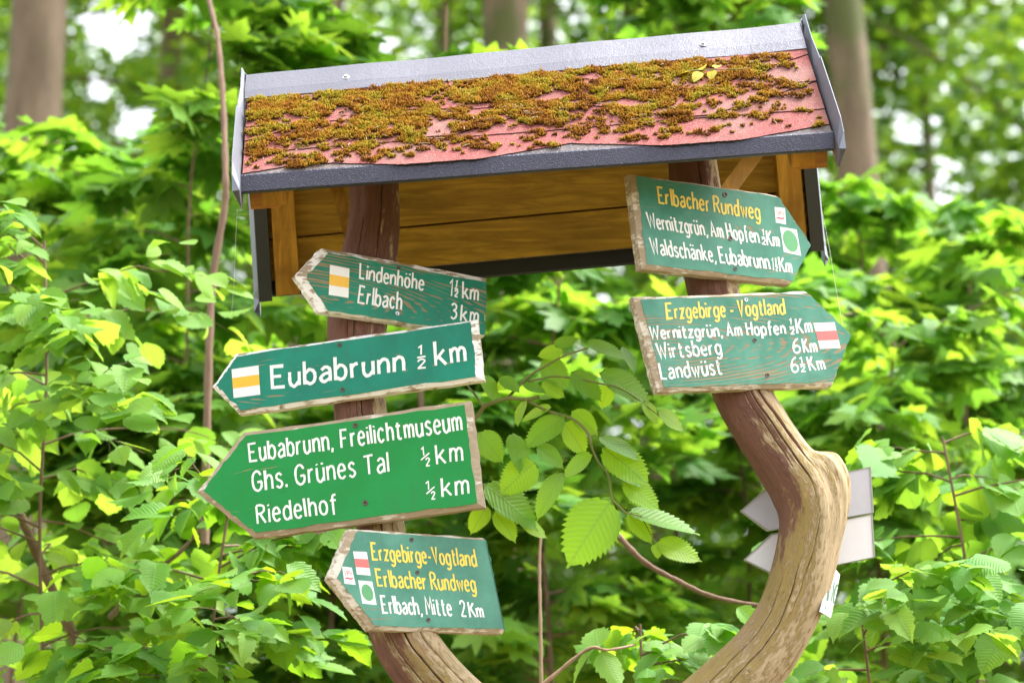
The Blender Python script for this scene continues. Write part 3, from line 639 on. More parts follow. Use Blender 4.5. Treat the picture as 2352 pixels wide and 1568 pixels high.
class Sign:
    """an arrow board: face plane yawed by psi about the post, outline read from the photograph, 28 mm thick"""
    def __init__(s, name, label, cat, anchor, psi, outline, paint, rim, chamfer=.017, thick=.028, group=None):
        P0 = onplane(anchor[0], anchor[1], Vector((0, 6.905, 0)), Vector((0, 1, 0))); ps = R(psi)
        n = Vector((math.sin(ps), -math.cos(ps), 0)); s.P0, s.n = P0, n
        ex = Vector((math.cos(ps), math.sin(ps), 0)); ey = -n
        # turn the local x axis along the board so that the grain runs with it
        a, b = [onplane(x, y, P0, n) for x, y in outline['top']]
        d = (b - a).normalized(); ex = d if d.x > 0 else -d; ez = ex.cross(ey)
        if ez.z < 0: ez = -ez
        Mx = Matrix(((ex.x, ey.x, ez.x, P0.x), (ex.y, ey.y, ez.y, P0.y), (ex.z, ey.z, ez.z, P0.z), (0, 0, 0, 1)))
        s.o = thing(name, label, cat, Mx, group); s.Mi = Mx.inverted(); s.rs = np.random.default_rng(len(label))
        pts = [np.array(s.loc(x, y)) for x, y in outline['pts']]
        if sum(pts[i][0] * pts[(i + 1) % len(pts)][1] - pts[(i + 1) % len(pts)][0] * pts[i][1] for i in range(len(pts))) < 0:
            pts = pts[::-1]
            if isinstance(chamfer, list): chamfer = chamfer[-2::-1] + chamfer[-1:]
        outer, inner = s.subdiv(pts, 0), s.subdiv(pts, chamfer)
        wob = lambda q, a: [(x + s.rs.normal(0, a), z + s.rs.normal(0, a)) for x, z in q]
        outer = wob(outer, .0009); k = len(outer); mb = MB()
        vs = [(x, 0.0, z) for x, z in inner] + [(x, .0075, z) for x, z in outer] + [(x, thick - .002, z) for x, z in outer] + [(x * .996, thick, z * .996) for x, z in outer]
        fs = [tuple(range(k))] + [(r * k + i, r * k + (i + 1) % k, (r + 1) * k + (i + 1) % k, (r + 1) * k + i) for r in range(3) for i in range(k)] + [tuple(range(4 * k - 1, 3 * k - 1, -1))]
        mb.add(vs, fs); mb.build('board', rim, s.o, local=True)
        mb = MB(); pi = wob(s.subdiv(pts, chamfer, f=.93), .0011)
        mb.add([(x, -.0008, z) for x, z in pi] + [(x, .0004, z) for x, z in pi], [tuple(range(k))] + [(i, (i + 1) % k, k + (i + 1) % k, k + i) for i in range(k)])
        mb.build('painted_face', paint, s.o, local=True)
        s.z = .0012
    def loc(s, px, py):
        p = s.Mi @ onplane(px, py, s.P0, s.n); return (p.x, p.z)
    def subdiv(s, pts, inset, seg=14, f=1.0):
        """pts counter-clockwise; inset: one distance per edge i -> i+1"""
        n = len(pts); q = []
        ins = [inset * f] * n if not isinstance(inset, (list, tuple)) else [v * f for v in inset]
        for i in range(n):
            a, b, c = pts[i - 1], pts[i], pts[(i + 1) % n]
            d1 = (b - a) / np.linalg.norm(b - a); d2 = (c - b) / np.linalg.norm(c - b)
            n1 = np.array([-d1[1], d1[0]]); n2 = np.array([-d2[1], d2[0]]); Aq = np.array([n1, n2]); rhs = np.array([n1 @ b + ins[i - 1], n2 @ b + ins[i]])
            q.append(np.linalg.solve(Aq, rhs) if abs(np.linalg.det(Aq)) > .12 else b + n1 * ins[i - 1])
        return [tuple(q[i] + (q[(i + 1) % n] - q[i]) * k / seg) for i in range(n) for k in range(seg)]
    def write(s, text, a, b, top, m, w=.0085, xh=None, gap=.185, space=.24):
        A, B, T = (np.array(s.loc(*p)) for p in (a, b, top)); st, wid = layout(text, gap, space, xh)
        ex = (B - A) / wid; ey = T - A; mb = MB()
        w_ = w * .71
        for i, (kind, p) in enumerate(st):
            p = [A + ex * x + ey * y for x, y in p]
            p = catmull(p, 5) if kind == 's' else [np.array(q) + s.rs.normal(0, .0006, 2) for q in p]
            v, f = ribbon(p, w_, s.rs); yy = -(s.z + .00012 * (i % 5))
            mb.add([(x, yy, z) for x, z in v], f)
        return mb.build('lettering', m, s.o, local=True)
    def type(s, text, a, b, top, m, w=.0076):
        """printed sans serif: same alphabet with a tall x-height and even strokes"""
        return s.write(text, a, b, top, m, w, .72, .195, .27)
    def half(s, a, b, top, m, w=.0046):
        A = np.array(a); B = np.array(b); T = np.array(top); ex, ey = B - A, T - A; P = lambda u, v: tuple(A + ex * u + ey * v)
        s.write('1', P(.08, .58), P(.34, .58), P(.08, 1.04), m, w); s.write('2', P(.55, -.04), P(1.0, -.04), P(.55, .40), m, w); s.write('/', P(.02, .20), P(.98, .70), P(.02, .22), m, w * .8) if 0 else None
        q = [s.loc(*P(0.0, .33)), s.loc(*P(1.0, .66))]; v, f = ribbon([np.array(q[0]), np.array(q[1])], .0034, s.rs); mb = MB(); mb.add([(x, -s.z - .0006, z) for x, z in v], f); mb.build('lettering', m, s.o, local=True)
    def quad(s, name, pts, m, lift=.0010, parent=None):
        q = [s.loc(*p) for p in pts]; mb = MB(); k = len(q); mb.add([(x, -lift, z) for x, z in q] + [(x, -lift + .0005, z) for x, z in q], [tuple(range(k))] + [(i, (i + 1) % k, k + (i + 1) % k, k + i) for i in range(k)])
        return mb.build(name, m, s.o, parent, local=True)
    def stripe(s, tl, tr, br, bl, f0, f1, m):
        L = lambda a, b, t: (a[0] + (b[0] - a[0]) * t, a[1] + (b[1] - a[1]) * t)
        mk = s.quad('trail_marker', [tl, tr, br, bl], M['mk_white'])
        s.quad('stripe', [L(tl, bl, f0), L(tr, br, f0), L(tr, br, f1), L(tl, bl, f1)], m, .0014, mk)
    def dot(s, tl, tr, br, bl, m, f=(.40, .36)):
        mk = s.quad('trail_marker', [tl, tr, br, bl], M['mk_white'])
        c = [(tl[i] + tr[i] + br[i] + bl[i]) / 4 for i in (0, 1)]; ux = [(tr[i] + br[i] - tl[i] - bl[i]) / 2 * f[0] for i in (0, 1)]; uy = [(bl[i] + br[i] - tl[i] - tr[i]) / 2 * f[1] for i in (0, 1)]
        s.quad('dot', [(c[0] + ux[0] * math.cos(t) + uy[0] * math.sin(t), c[1] + ux[1] * math.cos(t) + uy[1] * math.sin(t)) for t in (k / 28 * 6.2832 for k in range(28))], m, .0014, mk)
    def sticker(s, tl, tr, br, bl):
        L = lambda u, v: tuple((tl[i] * (1 - u) + tr[i] * u) * (1 - v) + (bl[i] * (1 - u) + br[i] * u) * v for i in (0, 1))
        mk = s.quad('sticker', [tl, tr, br, bl], M['mk_white'])
        z = s.z; s.z = .0013
        o = s.write('VPW', L(.15, .52), L(.86, .52), L(.15, .22), M['mk_pink'], .0018); o.parent = mk; o.name = 'sticker_lettering'
        s.z = z
        s.quad('sticker_band', [L(.12, .64), L(.4, .60), L(.65, .64), L(.88, .57), L(.88, .67), L(.62, .74), L(.38, .70), L(.12, .73)], M['mk_pink'], .0014, mk)
    def screw(s, px, py, r=.0055, m=None):
        x, z = s.loc(px, py); mb = MB(); seg = 14; ring = lambda rr, y: [(x + rr * math.cos(k / seg * 6.2832), y, z + rr * math.sin(k / seg * 6.2832)) for k in range(seg)]
        vs = ring(r, -.0006) + ring(r * .92, -.0028) + ring(r * .45, -.0024) + ring(r * .4, -.0008)
        fs = [(a * seg + k, a * seg + (k + 1) % seg, (a + 1) * seg + (k + 1) % seg, (a + 1) * seg + k) for a in range(3) for k in range(seg)] + [tuple(range(3 * seg, 4 * seg))]
        mb.add(vs, fs); mb.build('screw', m or M['screw'], s.o, local=True)
Sign.cap = .729
c3 = lambda x, y: (x * .29297 + 516.8, y * .29297 + 401.9)
c4 = lambda x, y: (x * .29297 + 1378.1, y * .29297 + 344.5)
c5 = lambda x, y: (x * .3175 + 430.7, y * .3175 + 890)
c6 = lambda x, y: (x * .29297 + 689, y * .29297 + 1148.4)
cb = lambda x, y: (x * .29297 + 1763.9, y * .29297 + 574.2)
c7 = lambda x, y: (x * .4509 + 1493, y * .4509 + 861.3)
TEAL1, TEAL2 = (.0, .15, .085), (.0, .225, .135)
AGED1, AGED2 = (.04, .19, .125), (.085, .29, .205)
GR = 'green wooden arrow signs on the forked post'
# upper left
sA = Sign('arrow_sign', 'tilted worn green arrow board reading Lindenhöhe and Erlbach, topmost on the left arm', 'sign', (835, 690), 25,
          dict(top=[c3(765, 565), c3(2052, 805)], pts=[c3(556, 785), c3(765, 562), c3(2052, 805), c3(2040, 1262), c3(745, 1066)]),
          sign_paint('teal_paint_worn', TEAL1, TEAL2, .17, .42, 1.0), rim_mat('worn_rim_a', .06, 1.0), [.022, .013, .0012, .004, .020], .028, GR)
sA.write('Lindenhöhe', c3(1052, 812), c3(1552, 905), c3(1060, 690), M['white'], .0068)
sA.write('Erlbach', c3(1045, 1003), c3(1378, 1055), c3(1055, 868), M['white_worn'], .0072)
sA.write('1½', c3(1755, 945), c3(1822, 957), c3(1765, 820), M['white'], .0062); sA.write('km', c3(1860, 967), c3(1980, 985), c3(1868, 838), M['white'], .0068)
sA.write('3', c3(1768, 1125), c3(1810, 1130), c3(1775, 1005), M['white'], .0066); sA.write('km', c3(1850, 1145), c3(1980, 1162), c3(1858, 1018), M['white'], .0068)
sA.stripe(c3(822, 705), c3(975, 735), c3(967, 963), c3(812, 940), .31, .67, M['mk_yellow'])
sA.screw(915.8, 615); sA.screw(912, 720, .0055, M['zinc'])
# Eubabrunn
sB = Sign('arrow_sign', 'teal arrow board pointing left with one large line reading Eubabrunn ½ km', 'sign', (825, 850), -11,
          dict(top=[(540, 812), (1093, 733)], pts=[(486, 887), (540, 812), (1095, 732), (1110, 871), (550, 950)]),
          sign_paint('teal_paint', (0, .16, .10), (0, .225, .14), .09, .36, 2.0), rim_mat('worn_rim_b', .07, 2.0), [.009, .008, .017, .010, .010], .028, GR)
sB.write('Eubabrunn', (626, 893), (928, 851), (624, 841), M['white'], .0112)
sB.write('½', (958, 847), (978, 844), (957, 796), M['white'], .0058); sB.write('km', (1002, 839), (1069, 829), (998, 786), M['white'], .0108)
sB.stripe((532, 848), (594, 839), (598, 906), (537, 914), .31, .67, M['mk_yellow'])
sB.screw(780, 792); sB.screw(787, 895)
# Freilichtmuseum
sC = Sign('arrow_sign', 'largest bright green arrow board with three lines of printed white lettering', 'sign', (850, 1080), -9,
          dict(top=[c5(400, 325), c5(2050, 90)], pts=[c5(65, 750), c5(400, 322), c5(2050, 88), c5(2147, 860), c5(480, 1085)]),
          sign_paint('bright_green_paint', (0, .215, .03), (0, .25, .042), .06, .33, 3.0), rim_mat('bare_rim_c', -.05, 3.0, (.64, .59, .50)), [.0125, .011, .018, .0125, .0125], .028, GR)
sC.type('Eubabrunn, Freilichtmuseum', c5(452, 537), c5(1985, 306), c5(441, 405), M['white'])
sC.type('Ghs. Grünes Tal', c5(478, 750), c5(1457, 607), c5(466, 610), M['white'])
sC.type('Riedelhof', c5(510, 982), c5(1085, 903), c5(497, 850), M['white'])
sC.half(c5(1692, 566), c5(1755, 556), c5(1684, 440), M['white']); sC.type('km', c5(1807, 553), c5(1990, 528), c5(1797, 418), M['white'])
sC.half(c5(1732, 810), c5(1793, 800), c5(1724, 684), M['white']); sC.type('km', c5(1850, 790), c5(2034, 765), c5(1840, 655), M['white'])
sC.screw(816.5, 976.7, .007); sC.screw(839, 1154.5, .007)
# lower left
sD = Sign('arrow_sign', 'lowest green arrow board pointing left, two yellow lines above white Erlbach, Mitte 2 Km', 'sign', (930, 1340), 31,
          dict(top=[c6(400, 222), c6(1440, 290)], pts=[c6(238, 605), c6(398, 220), c6(1440, 288), c6(1466, 325), c6(1606, 1012), c6(1598, 1040), c6(562, 1012)]),
          sign_paint('aged_green_paint_d', AGED1, AGED2, .085, .30, 4.0), rim_mat('worn_rim_d', .03, 4.0, (.64, .59, .50)), [.018, .007, .001, .001, .001, .010, .015], .032, GR)
sD.write('Erzgebirge-Vogtland', c6(572, 468), c6(1382, 518), c6(552, 332), M['yellow'], .0068)
sD.write('Erlbacher Rundweg', c6(612, 675), c6(1378, 715), c6(590, 538), M['yellow'], .0068)
sD.write('Erlbach, Mitte', c6(652, 885), c6(1190, 903), c6(630, 745), M['white'], .0066)
sD.write('2', c6(1265, 912), c6(1305, 914), c6(1245, 785), M['white'], .006); sD.write('Km', c6(1335, 913), c6(1438, 917), c6(1315, 800), M['white'], .0066)
sD.stripe(c6(415, 400), c6(522, 405), c6(553, 590), c6(445, 580), .31, .68, M['mk_red'])
sD.dot(c6(455, 627), c6(565, 637), c6(600, 820), c6(488, 808), M['mk_green'], (.41, .36))
sD.sticker(c6(330, 518), c6(405, 528), c6(435, 662), c6(348, 652))
sD.screw(945, 1239); sD.screw(958.5, 1314); sD.screw(983.4, 1423)
# upper right
sE = Sign('arrow_sign', 'green arrow board pointing right under the roof, yellow heading Erlbacher Rundweg, green dot marker', 'sign', (1640, 520), 30,
          dict(top=[c4(245, 185), c4(1390, 352)], pts=[c4(243, 182), c4(1390, 352), c4(1657, 745), c4(1500, 1052), c4(335, 928)]),
          sign_paint('aged_green_paint_e', AGED1, AGED2, .12, .33, 5.0), rim_mat('bare_rim_e', -.03, 5.0, (.64, .59, .50)), [.006, .0014, .0014, .011, .015], .034, GR)
sE.write('Erlbacher Rundweg', c4(460, 420), c4(1253, 545), c4(447, 288), M['yellow'], .0072)
sE.write('Wernitzgrün, Am Hopfen', c4(385, 610), c4(1248, 730), c4(362, 487), M['white'], .0068)
sE.write('½', c4(1265, 740), c4(1297, 746), c4(1262, 622), M['white'], .0045); sE.write('Km', c4(1312, 748), c4(1405, 760), c4(1300, 632), M['white'], .0068)
sE.write('Waldschänke, Eubabrunn', c4(410, 815), c4(1330, 935), c4(386, 687), M['white'], .0068)
sE.write('1½', c4(1348, 942), c4(1392, 950), c4(1338, 845), M['white'], .0045); sE.write('Km', c4(1410, 952), c4(1503, 963), c4(1398, 840), M['white'], .0068)
sE.sticker(c4(1367, 447), c4(1448, 458), c4(1457, 585), c4(1377, 570))
sE.dot(c4(1410, 603), c4(1540, 625), c4(1575, 830), c4(1440, 800), M['mk_green'], (.43, .42))
sE.screw(1664.6, 447.6, .007); sE.screw(1677, 548, .0065); sE.screw(1688.6, 617.8, .005)
# lower right
sF = Sign('arrow_sign', 'badly weathered green arrow board pointing right with yellow heading Erzgebirge - Vogtland and red striped marker', 'sign', (1690, 780), 24,
          dict(top=[c4(270, 1152), c4(1612, 1104)], pts=[c4(268, 1150), c4(1612, 1102), c4(1975, 1450), (1912, 886), (1514, 899)]),
          sign_paint('aged_green_paint_f', AGED1, (.095, .29, .21), .185, .40, 6.0), rim_mat('bare_rim_f', .02, 6.0, (.64, .59, .50)), [.008, .0014, .003, .011, .017], .034, GR)
sF.write('Erzgebirge - Vogtland', c4(530, 1325), c4(1448, 1287), c4(515, 1200), M['yellow_worn'], .0072)
sF.write('Wernitzgrün, Am Hopfen', c4(402, 1482), c4(1453, 1442), c4(385, 1380), M['white_worn'], .0072)
sF.write('½', c4(1488, 1448), c4(1525, 1446), c4(1475, 1325), M['white_worn'], .0048); sF.write('Km', c4(1548, 1437), c4(1660, 1427), c4(1532, 1325), M['white'], .0072)
sF.write('Wirtsberg', (1512, 824), (1657, 813), (1505, 788), M['white_worn'], .0072); sF.write('6', (1823, 811), (1837, 810), (1819, 777), M['white'], .0064); sF.write('Km', (1846, 810), (1876, 808), (1841, 779), M['white'], .0072)
sF.write('Landwüst', (1519, 871), (1658, 859), (1512, 834), M['white_worn'], .0072); sF.write('6', (1819, 855), (1833, 854), (1814, 820), M['white'], .0064)
sF.write('½', (1839, 854), (1850, 853), (1834, 821), M['white'], .0048); sF.write('Km', (1861, 851), (1895, 848), (1852, 820), M['white'], .0072)
sF.stripe(cb(355, 572), cb(520, 566), cb(568, 768), cb(408, 775), .32, .68, M['mk_red'])
sF.screw(1713, 688.7, .0055, M['zinc']); sF.screw(1733, 781.6); sF.screw(1762, 862)

# ------------------------------------------------------------------ backs of two arrow plates behind the right arm, and the small number plate
def backplate(label, pts, m, y):
    P0 = at(1850, 1180, y); n = Vector((.10, -1, 0)).normalized(); q = [onplane(x, yy, P0, n) for x, yy in pts]
    o = thing('arrow_plate', label, 'sign', sum(q, Vector()) / len(q), 'bare backs of arrow plates behind the right arm')
    mb = MB(); k = len(q); b = [p - n * .004 for p in q]
    mb.add(q + b, [tuple(range(k)), tuple(range(2 * k - 1, k - 1, -1))]); mb.build('plate', m, o)
    mb = MB()
    for i in range(k):
        a, c = q[i], q[(i + 1) % k]; cen = sum(q, Vector()) / k
        ai, ci = a + (cen - a).normalized() * .004, c + (cen - c).normalized() * .004
        hexa(mb, [a + n * .0025, c + n * .0025, c - n * .0065, a - n * .0065], [ai + n * .0025, ci + n * .0025, ci - n * .0065, ai - n * .0065])
    mb.build('plate_rim', M['plate_edge'], o)
backplate('grey back of an arrow plate behind the right arm, upper one with mossy lower edge', [(2000, 1072), (2007, 1177), (1762, 1219), (1700, 1173), (1760, 1120)], M['plate'], PY + .115)
backplate('white back of an arrow plate behind the right arm, just below the grey one', [(2004, 1180), (2010, 1279), (1786, 1325), (1708, 1285), (1770, 1226)], M['plate_light'], PY + .10)
P0 = at(1905, 1355, PY - .005); ps = R(62); n = Vector((math.sin(ps), -math.cos(ps), .05)).normalized()
class Plate(Sign):
    def __init__(s, label, P0, n, pts):
        s.P0, s.n = P0, n; ez = Vector((0, 0, 1)); ex = Vector((math.cos(ps), math.sin(ps), 0)); ey = -n
        ez = ex.cross(ey); Mx = Matrix(((ex.x, ey.x, ez.x, P0.x), (ex.y, ey.y, ez.y, P0.y), (ex.z, ey.z, ez.z, P0.z), (0, 0, 0, 1)))
        s.o = thing('number_plate', label, 'plate', Mx); s.Mi = Mx.inverted(); s.rs = np.random.default_rng(3); s.z = .0008
        q = [s.loc(*p) for p in pts]; mb = MB(); k = len(q)
        mb.add([(x, 0, z) for x, z in q] + [(x, .003, z) for x, z in q], [tuple(range(k)), tuple(range(2 * k - 1, k - 1, -1))] + [(i, (i + 1) % k, k + (i + 1) % k, k + i) for i in range(k)]); mb.build('plate', M['tag'], s.o, local=True)
pl = Plate('small white plate with dark green letters nailed edge-on to the right side of the post', P0, n, [c7(930, 968), c7(968, 1015), c7(952, 1100), c7(920, 1235), c7(868, 1203)])
pl.write('IN(', c7(898, 1143), c7(938, 1172), c7(915, 1035), M['plate_green'], .0095)
pl.screw(*c7(930, 1003), .004, M['zinc']); pl.screw(*c7(894, 1182), .004, M['zinc'])

# ------------------------------------------------------------------ leaves
def grid_leaf(prof, rows, serr=0.0, fold=.22, droop=.22, heart=0.0, curl=.1):
    """leaf along +y from 0 to 1, x across, 5 columns, optional toothed edge"""
    V = []; UV = []
    for i in range(rows + 1):
        t = i / rows; w_ = prof(t); e = w_ * (1 + (serr if i % 2 else -serr) * (0 < i < rows))
        yo = (.045 if i % 2 else 0) * (serr > 0) * (0 < i < rows)
        for c_, k in ((-1, e), (-.5, w_ * .5), (0, 0), (.5, w_ * .5), (1, e)):
            x = math.copysign(k, c_) if c_ else 0
            y = t + (yo if abs(c_) == 1 else 0) - heart * abs(x) * max(0, 1 - t * 3.2)
            V.append((x, y, fold * abs(x) - droop * t * t - curl * x * x * 2)); UV.append((x + .5, t))
    F = [(i * 5 + j, i * 5 + j + 1, i * 5 + j + 6, i * 5 + j + 5) for i in range(rows) for j in range(4)]
    return np.array(V), np.array(F), np.array(UV)
elm_prof = lambda t: .355 * max(0, math.sin(math.pi * min(1, t ** .82))) ** .75 * (1 - .25 * t) * 1.12 if t < .9 else .355 * max(0, (1 - t)) * 1.15
lin_prof = lambda t: .50 * max(0.0, math.sin(math.pi * (t * .86 + .14))) ** .8 if t < .97 else .012
LEAF = {'elm': grid_leaf(elm_prof, 30, .075, .16, .16), 'elm_lo': grid_leaf(elm_prof, 12, .08), 'linden': grid_leaf(lin_prof, 12, .05, .12, .25, .35)}
LEAF['elm_lo1'] = grid_leaf(lambda t: elm_prof(t) * 1.15, 14, .06, .06, .06, 0, .0); LEAF['elm_lo2'] = grid_leaf(lambda t: elm_prof(t) * .95, 12, .09, .42, .5, 0, .25); LEAF['elm_lo3'] = grid_leaf(lambda t: elm_prof(t) * 1.05, 12, .08, -.08, -.15, 0, .35)
LEAF['linden1'] = grid_leaf(lambda t: lin_prof(t) * .92, 12, .05, .3, .45, .35, .1); LEAF['linden2'] = grid_leaf(lin_prof, 12, .04, .02, .08, .3, .3)
VARIANTS = {'elm_lo': ['elm_lo', 'elm_lo1', 'elm_lo2', 'elm_lo3'], 'linden': ['linden', 'linden1', 'linden2'], 'maple': ['maple', 'maple1', 'maple2']}
half = [(.0, .0), (.10, -.07), (.30, -.13), (.29, .00), (.40, .06), (.57, .19), (.42, .25), (.24, .31), (.34, .47), (.44, .67), (.30, .63), (.15, .56), (.17, .76), (.08, .84), (0, 1.0)]
pts = half + [(-x, y) for x, y in half[-2:0:-1]]
mv = np.array([(0, .22, .0)] + [(x, y, -.16 * (x * x + (y - .2) ** 2) - .10 * abs(x)) for x, y in pts])
LEAF['maple'] = (mv, np.array([(0, 1 + i, 1 + (i + 1) % len(pts)) for i in range(len(pts))]), mv[:, :2] + [.5, 0])
for nm_, cz in (('maple1', -.38), ('maple2', .12)):
    v2 = mv.copy(); v2[:, 2] = cz * (v2[:, 0] ** 2 + (v2[:, 1] - .2) ** 2) + (.15 if nm_ == 'maple1' else -.2) * np.abs(v2[:, 0]); v2[:, 0] *= .9; LEAF[nm_] = (v2, LEAF['maple'][1], LEAF['maple'][2])
fv = np.array([(0, 0, 0), (.32, .42, .04), (0, .5, -.03), (-.32, .42, .04), (0, 1, -.12)], float)
LEAF['far'] = (fv, np.array([(0, 1, 2), (0, 2, 3), (1, 4, 2), (2, 4, 3)]), fv[:, :2] + [.5, 0])
def leaves(kind, P, A, Nn, s):
    tv, tf, tu = LEAF[kind]; n = len(P); A = A / np.linalg.norm(A, axis=1)[:, None]
    B = np.cross(A, Nn); B /= np.linalg.norm(B, axis=1)[:, None] + 1e-9; Nn = np.cross(B, A)
    W = P[:, None] + s[:, None, None] * (tv[None, :, 0, None] * B[:, None] + tv[None, :, 1, None] * A[:, None] + tv[None, :, 2, None] * Nn[:, None])
    return W.reshape(-1, 3), (tf[None] + (np.arange(n) * len(tv))[:, None, None]).reshape(-1, tf.shape[1]), np.tile(tu, (n, 1))
def jitter(rs, n, a): return rs.normal(0, a, (n, 3))

# the leafy elm twig in focus between the two arms
c8 = lambda x, y: (x * .3775 + 1033.6, y * .3775 + 746.5)
elm = thing('elm_branch', 'sharp elm twig with big toothed leaves hanging between the two arms of the post', 'branch', at(*c8(60, 640), PY + .1))
EY = PY + .08
parts = []
for pts_, r0, r1 in (([(-160, 900), (60, 640), (150, 575), (205, 500), (270, 468), (350, 445), (450, 450), (540, 440)], .0062, .004), ([(205, 500), (150, 420), (100, 360)], .0035, .002), ([(350, 443), (400, 390), (480, 310), (570, 255), (700, 185), (840, 140)], .0042, .002),
                     ([(450, 450), (520, 485), (590, 520), (690, 550), (770, 585), (840, 660), (865, 750), (900, 830), (960, 910), (985, 1050), (1030, 1100), (1075, 1140), (1160, 1160)], .0042, .0018),
                     ([(480, 340), (560, 325), (640, 312), (800, 330), (930, 358), (1000, 372), (1090, 415), (1180, 480), (1290, 565)], .003, .0014), ([(1160, 1160), (1200, 1230), (1250, 1325)], .0018, .0013), ([(150, 940), (230, 1060), (320, 1160), (430, 1190)], .003, .0018)):
    P = [np.array(at(*c8(*p), EY + .02 * math.sin(i))) for i, p in enumerate(pts_)]; q = np.array(catmull(P, 6)); parts.append(tube_arrays(q, np.linspace(r0, r1, len(q)), 8))
V, F, U = join_arrays(parts); np_obj('twig', V, F, M['greentwig'], elm, uv=U)
rs = np.random.default_rng(5)
view = -np.array([0, _c, _s])
EL = [((985, 1060), (700, 1460), .70, 0, 0), ((1075, 1145), (1530, 1210), .2, 0, 1), ((1075, 1145), (1245, 1310), .5, 1, 0), ((1250, 1325), (1540, 1405), .46, 1, 0), ((1250, 1330), (1268, 1412), .66, 1, 0), ((1000, 905), (1180, 965), .24, 0, 1), ((1045, 950), (1290, 1100), .52, 1, 0),
      ((900, 680), (1170, 790), .28, 0, 1), ((925, 745), (1225, 940), .56, 1, 0), ((870, 790), (665, 905), .42, 0, 1), ((690, 895), (495, 1165), .36, 0, 1), ((700, 555), (440, 722), .46, 0, 1), ((740, 520), (905, 655), .6, 1, 0), ((690, 590), (845, 785), .62, 1, 0), ((555, 212), (735, 380), .68, 0, 1),
      ((690, 160), (530, 175), .6, 1, 0), ((640, 135), (778, 60), .5, 0, 1), ((820, 112), (1100, 175), .3, 0, 1), ((1050, 130), (1140, 275), .35, 0, 1), ((905, 290), (1245, 440), .42, 0, 1), ((735, 285), (935, 440), .52, 0, 1), ((960, 350), (930, 512), .68, 1, 0), ((1165, 465), (1285, 592), .46, 1, 0), ((1262, 525), (1440, 625), .46, 1, 0),
      ((460, 450), (390, 605), .28, 1, 0), ((620, 500), (420, 560), .3, 1, 0), ((170, 650), (335, 830), .68, 0, 1), ((520, 830), (305, 1015), .70, 1, 0), ((385, 655), (450, 885), .5, 0, 1), ((525, 730), (705, 855), .5, 0, 1), ((200, 965), (560, 1205), .42, 0, 1), ((230, 1100), (115, 1258), .6, 1, 0),
      ((270, 1130), (415, 1305), .5, 1, 0), ((420, 1190), (605, 1275), .42, 1, 0), ((205, 300), (285, 455), .5, 0, 1), ((300, 315), (430, 395), .5, 0, 1), ((560, 340), (690, 450), .6, 1, 0), ((330, 330), (290, 400), .6, 1, 0), ((440, 360), (590, 395), .4, 0, 1), ((640, 440), (520, 430), .3, 0, 1)]
for i, (a, b, wr, backlit, topside) in enumerate(EL):
    dy = rs.uniform(-.03, .05); P = np.array(at(*c8(*a), EY + dy * .3)); Q = np.array(at(*c8(*b), EY + dy)); ax = Q - P; s = np.linalg.norm(ax); ax /= s
    tocam = view - ax * (view @ ax); tocam /= np.linalg.norm(tocam); pr = np.cross(ax, tocam); th = math.acos(min(1, wr / .74))
    if pr[2] < 0: pr = -pr
    Nn = tocam * math.cos(th) + pr * math.sin(th) * (1 if topside else 1)
    if backlit and not topside and Nn[2] < .2: Nn = -Nn if rs.uniform() < .5 else Nn
    V, F, U = leaves('elm', P[None], ax[None], Nn[None], np.array([s])); np_obj('leaf', V, F, M['young'] if backlit else M['elm'], elm, uv=U)

# needles and bits of litter caught in the moss
parts = []
for i in range(90):
    x = rs.uniform(.03, LEN - .05); d = rs.uniform(.14, SF - .01); a = rs.uniform(0, 6.283); l = rs.uniform(.008, .03); n_ = .021 + rs.uniform(0, .006)
    p0 = np.array(PF(x, d, n_)); p1 = np.array(PF(min(LEN - .01, x + math.cos(a) * l), min(SF, d + math.sin(a) * l * .6), n_ + rs.uniform(-.002, .004))); parts.append(tube_arrays(np.array([p0, (p0 + p1) / 2 + [0, 0, .0015], p1]), [.0009, .0011, .0006], 5))
V, F, U = join_arrays(parts); lo = np_obj('roof_litter', V, F, M['litter'], None, uv=U); tag(lo, 'dry needles and bits of litter caught in the roof moss', 'litter', kind='stuff')

# fallen leaf on the roof
fl = thing('fallen_leaf', 'yellow fallen leaf with long stalk lying on the mossy shingles', 'leaf', PF(1.13, .21, .03))
P = np.array([PF(x, d, .032) for x, d in ((1.10, .205), (1.12, .212), (1.125, .205), (1.15, .21), (1.16, .2))]); A = np.array([np.array(PF(x, d, .03)) for x, d in ((1.07, .20), (1.10, .245), (1.13, .16), (1.14, .25), (1.17, .165))]) - P
V, F, U = leaves('elm_lo', P, A, np.tile(np.array(nF) + [0, 0, .4], (5, 1)) + jitter(rs, 5, .25), np.array([.036, .04, .04, .036, .033])); np_obj('blade', V, F, M['dry'], fl, uv=U)
q = np.array(catmull([np.array(PF(x, d, .034)) for x, d in ((1.09, .205), (1.14, .208), (1.19, .215), (1.235, .22))], 6)); V, F, U = tube_arrays(q, np.linspace(.0014, .001, len(q)), 6); np_obj('stalk', V, F, M['greentwig'], fl, uv=U)

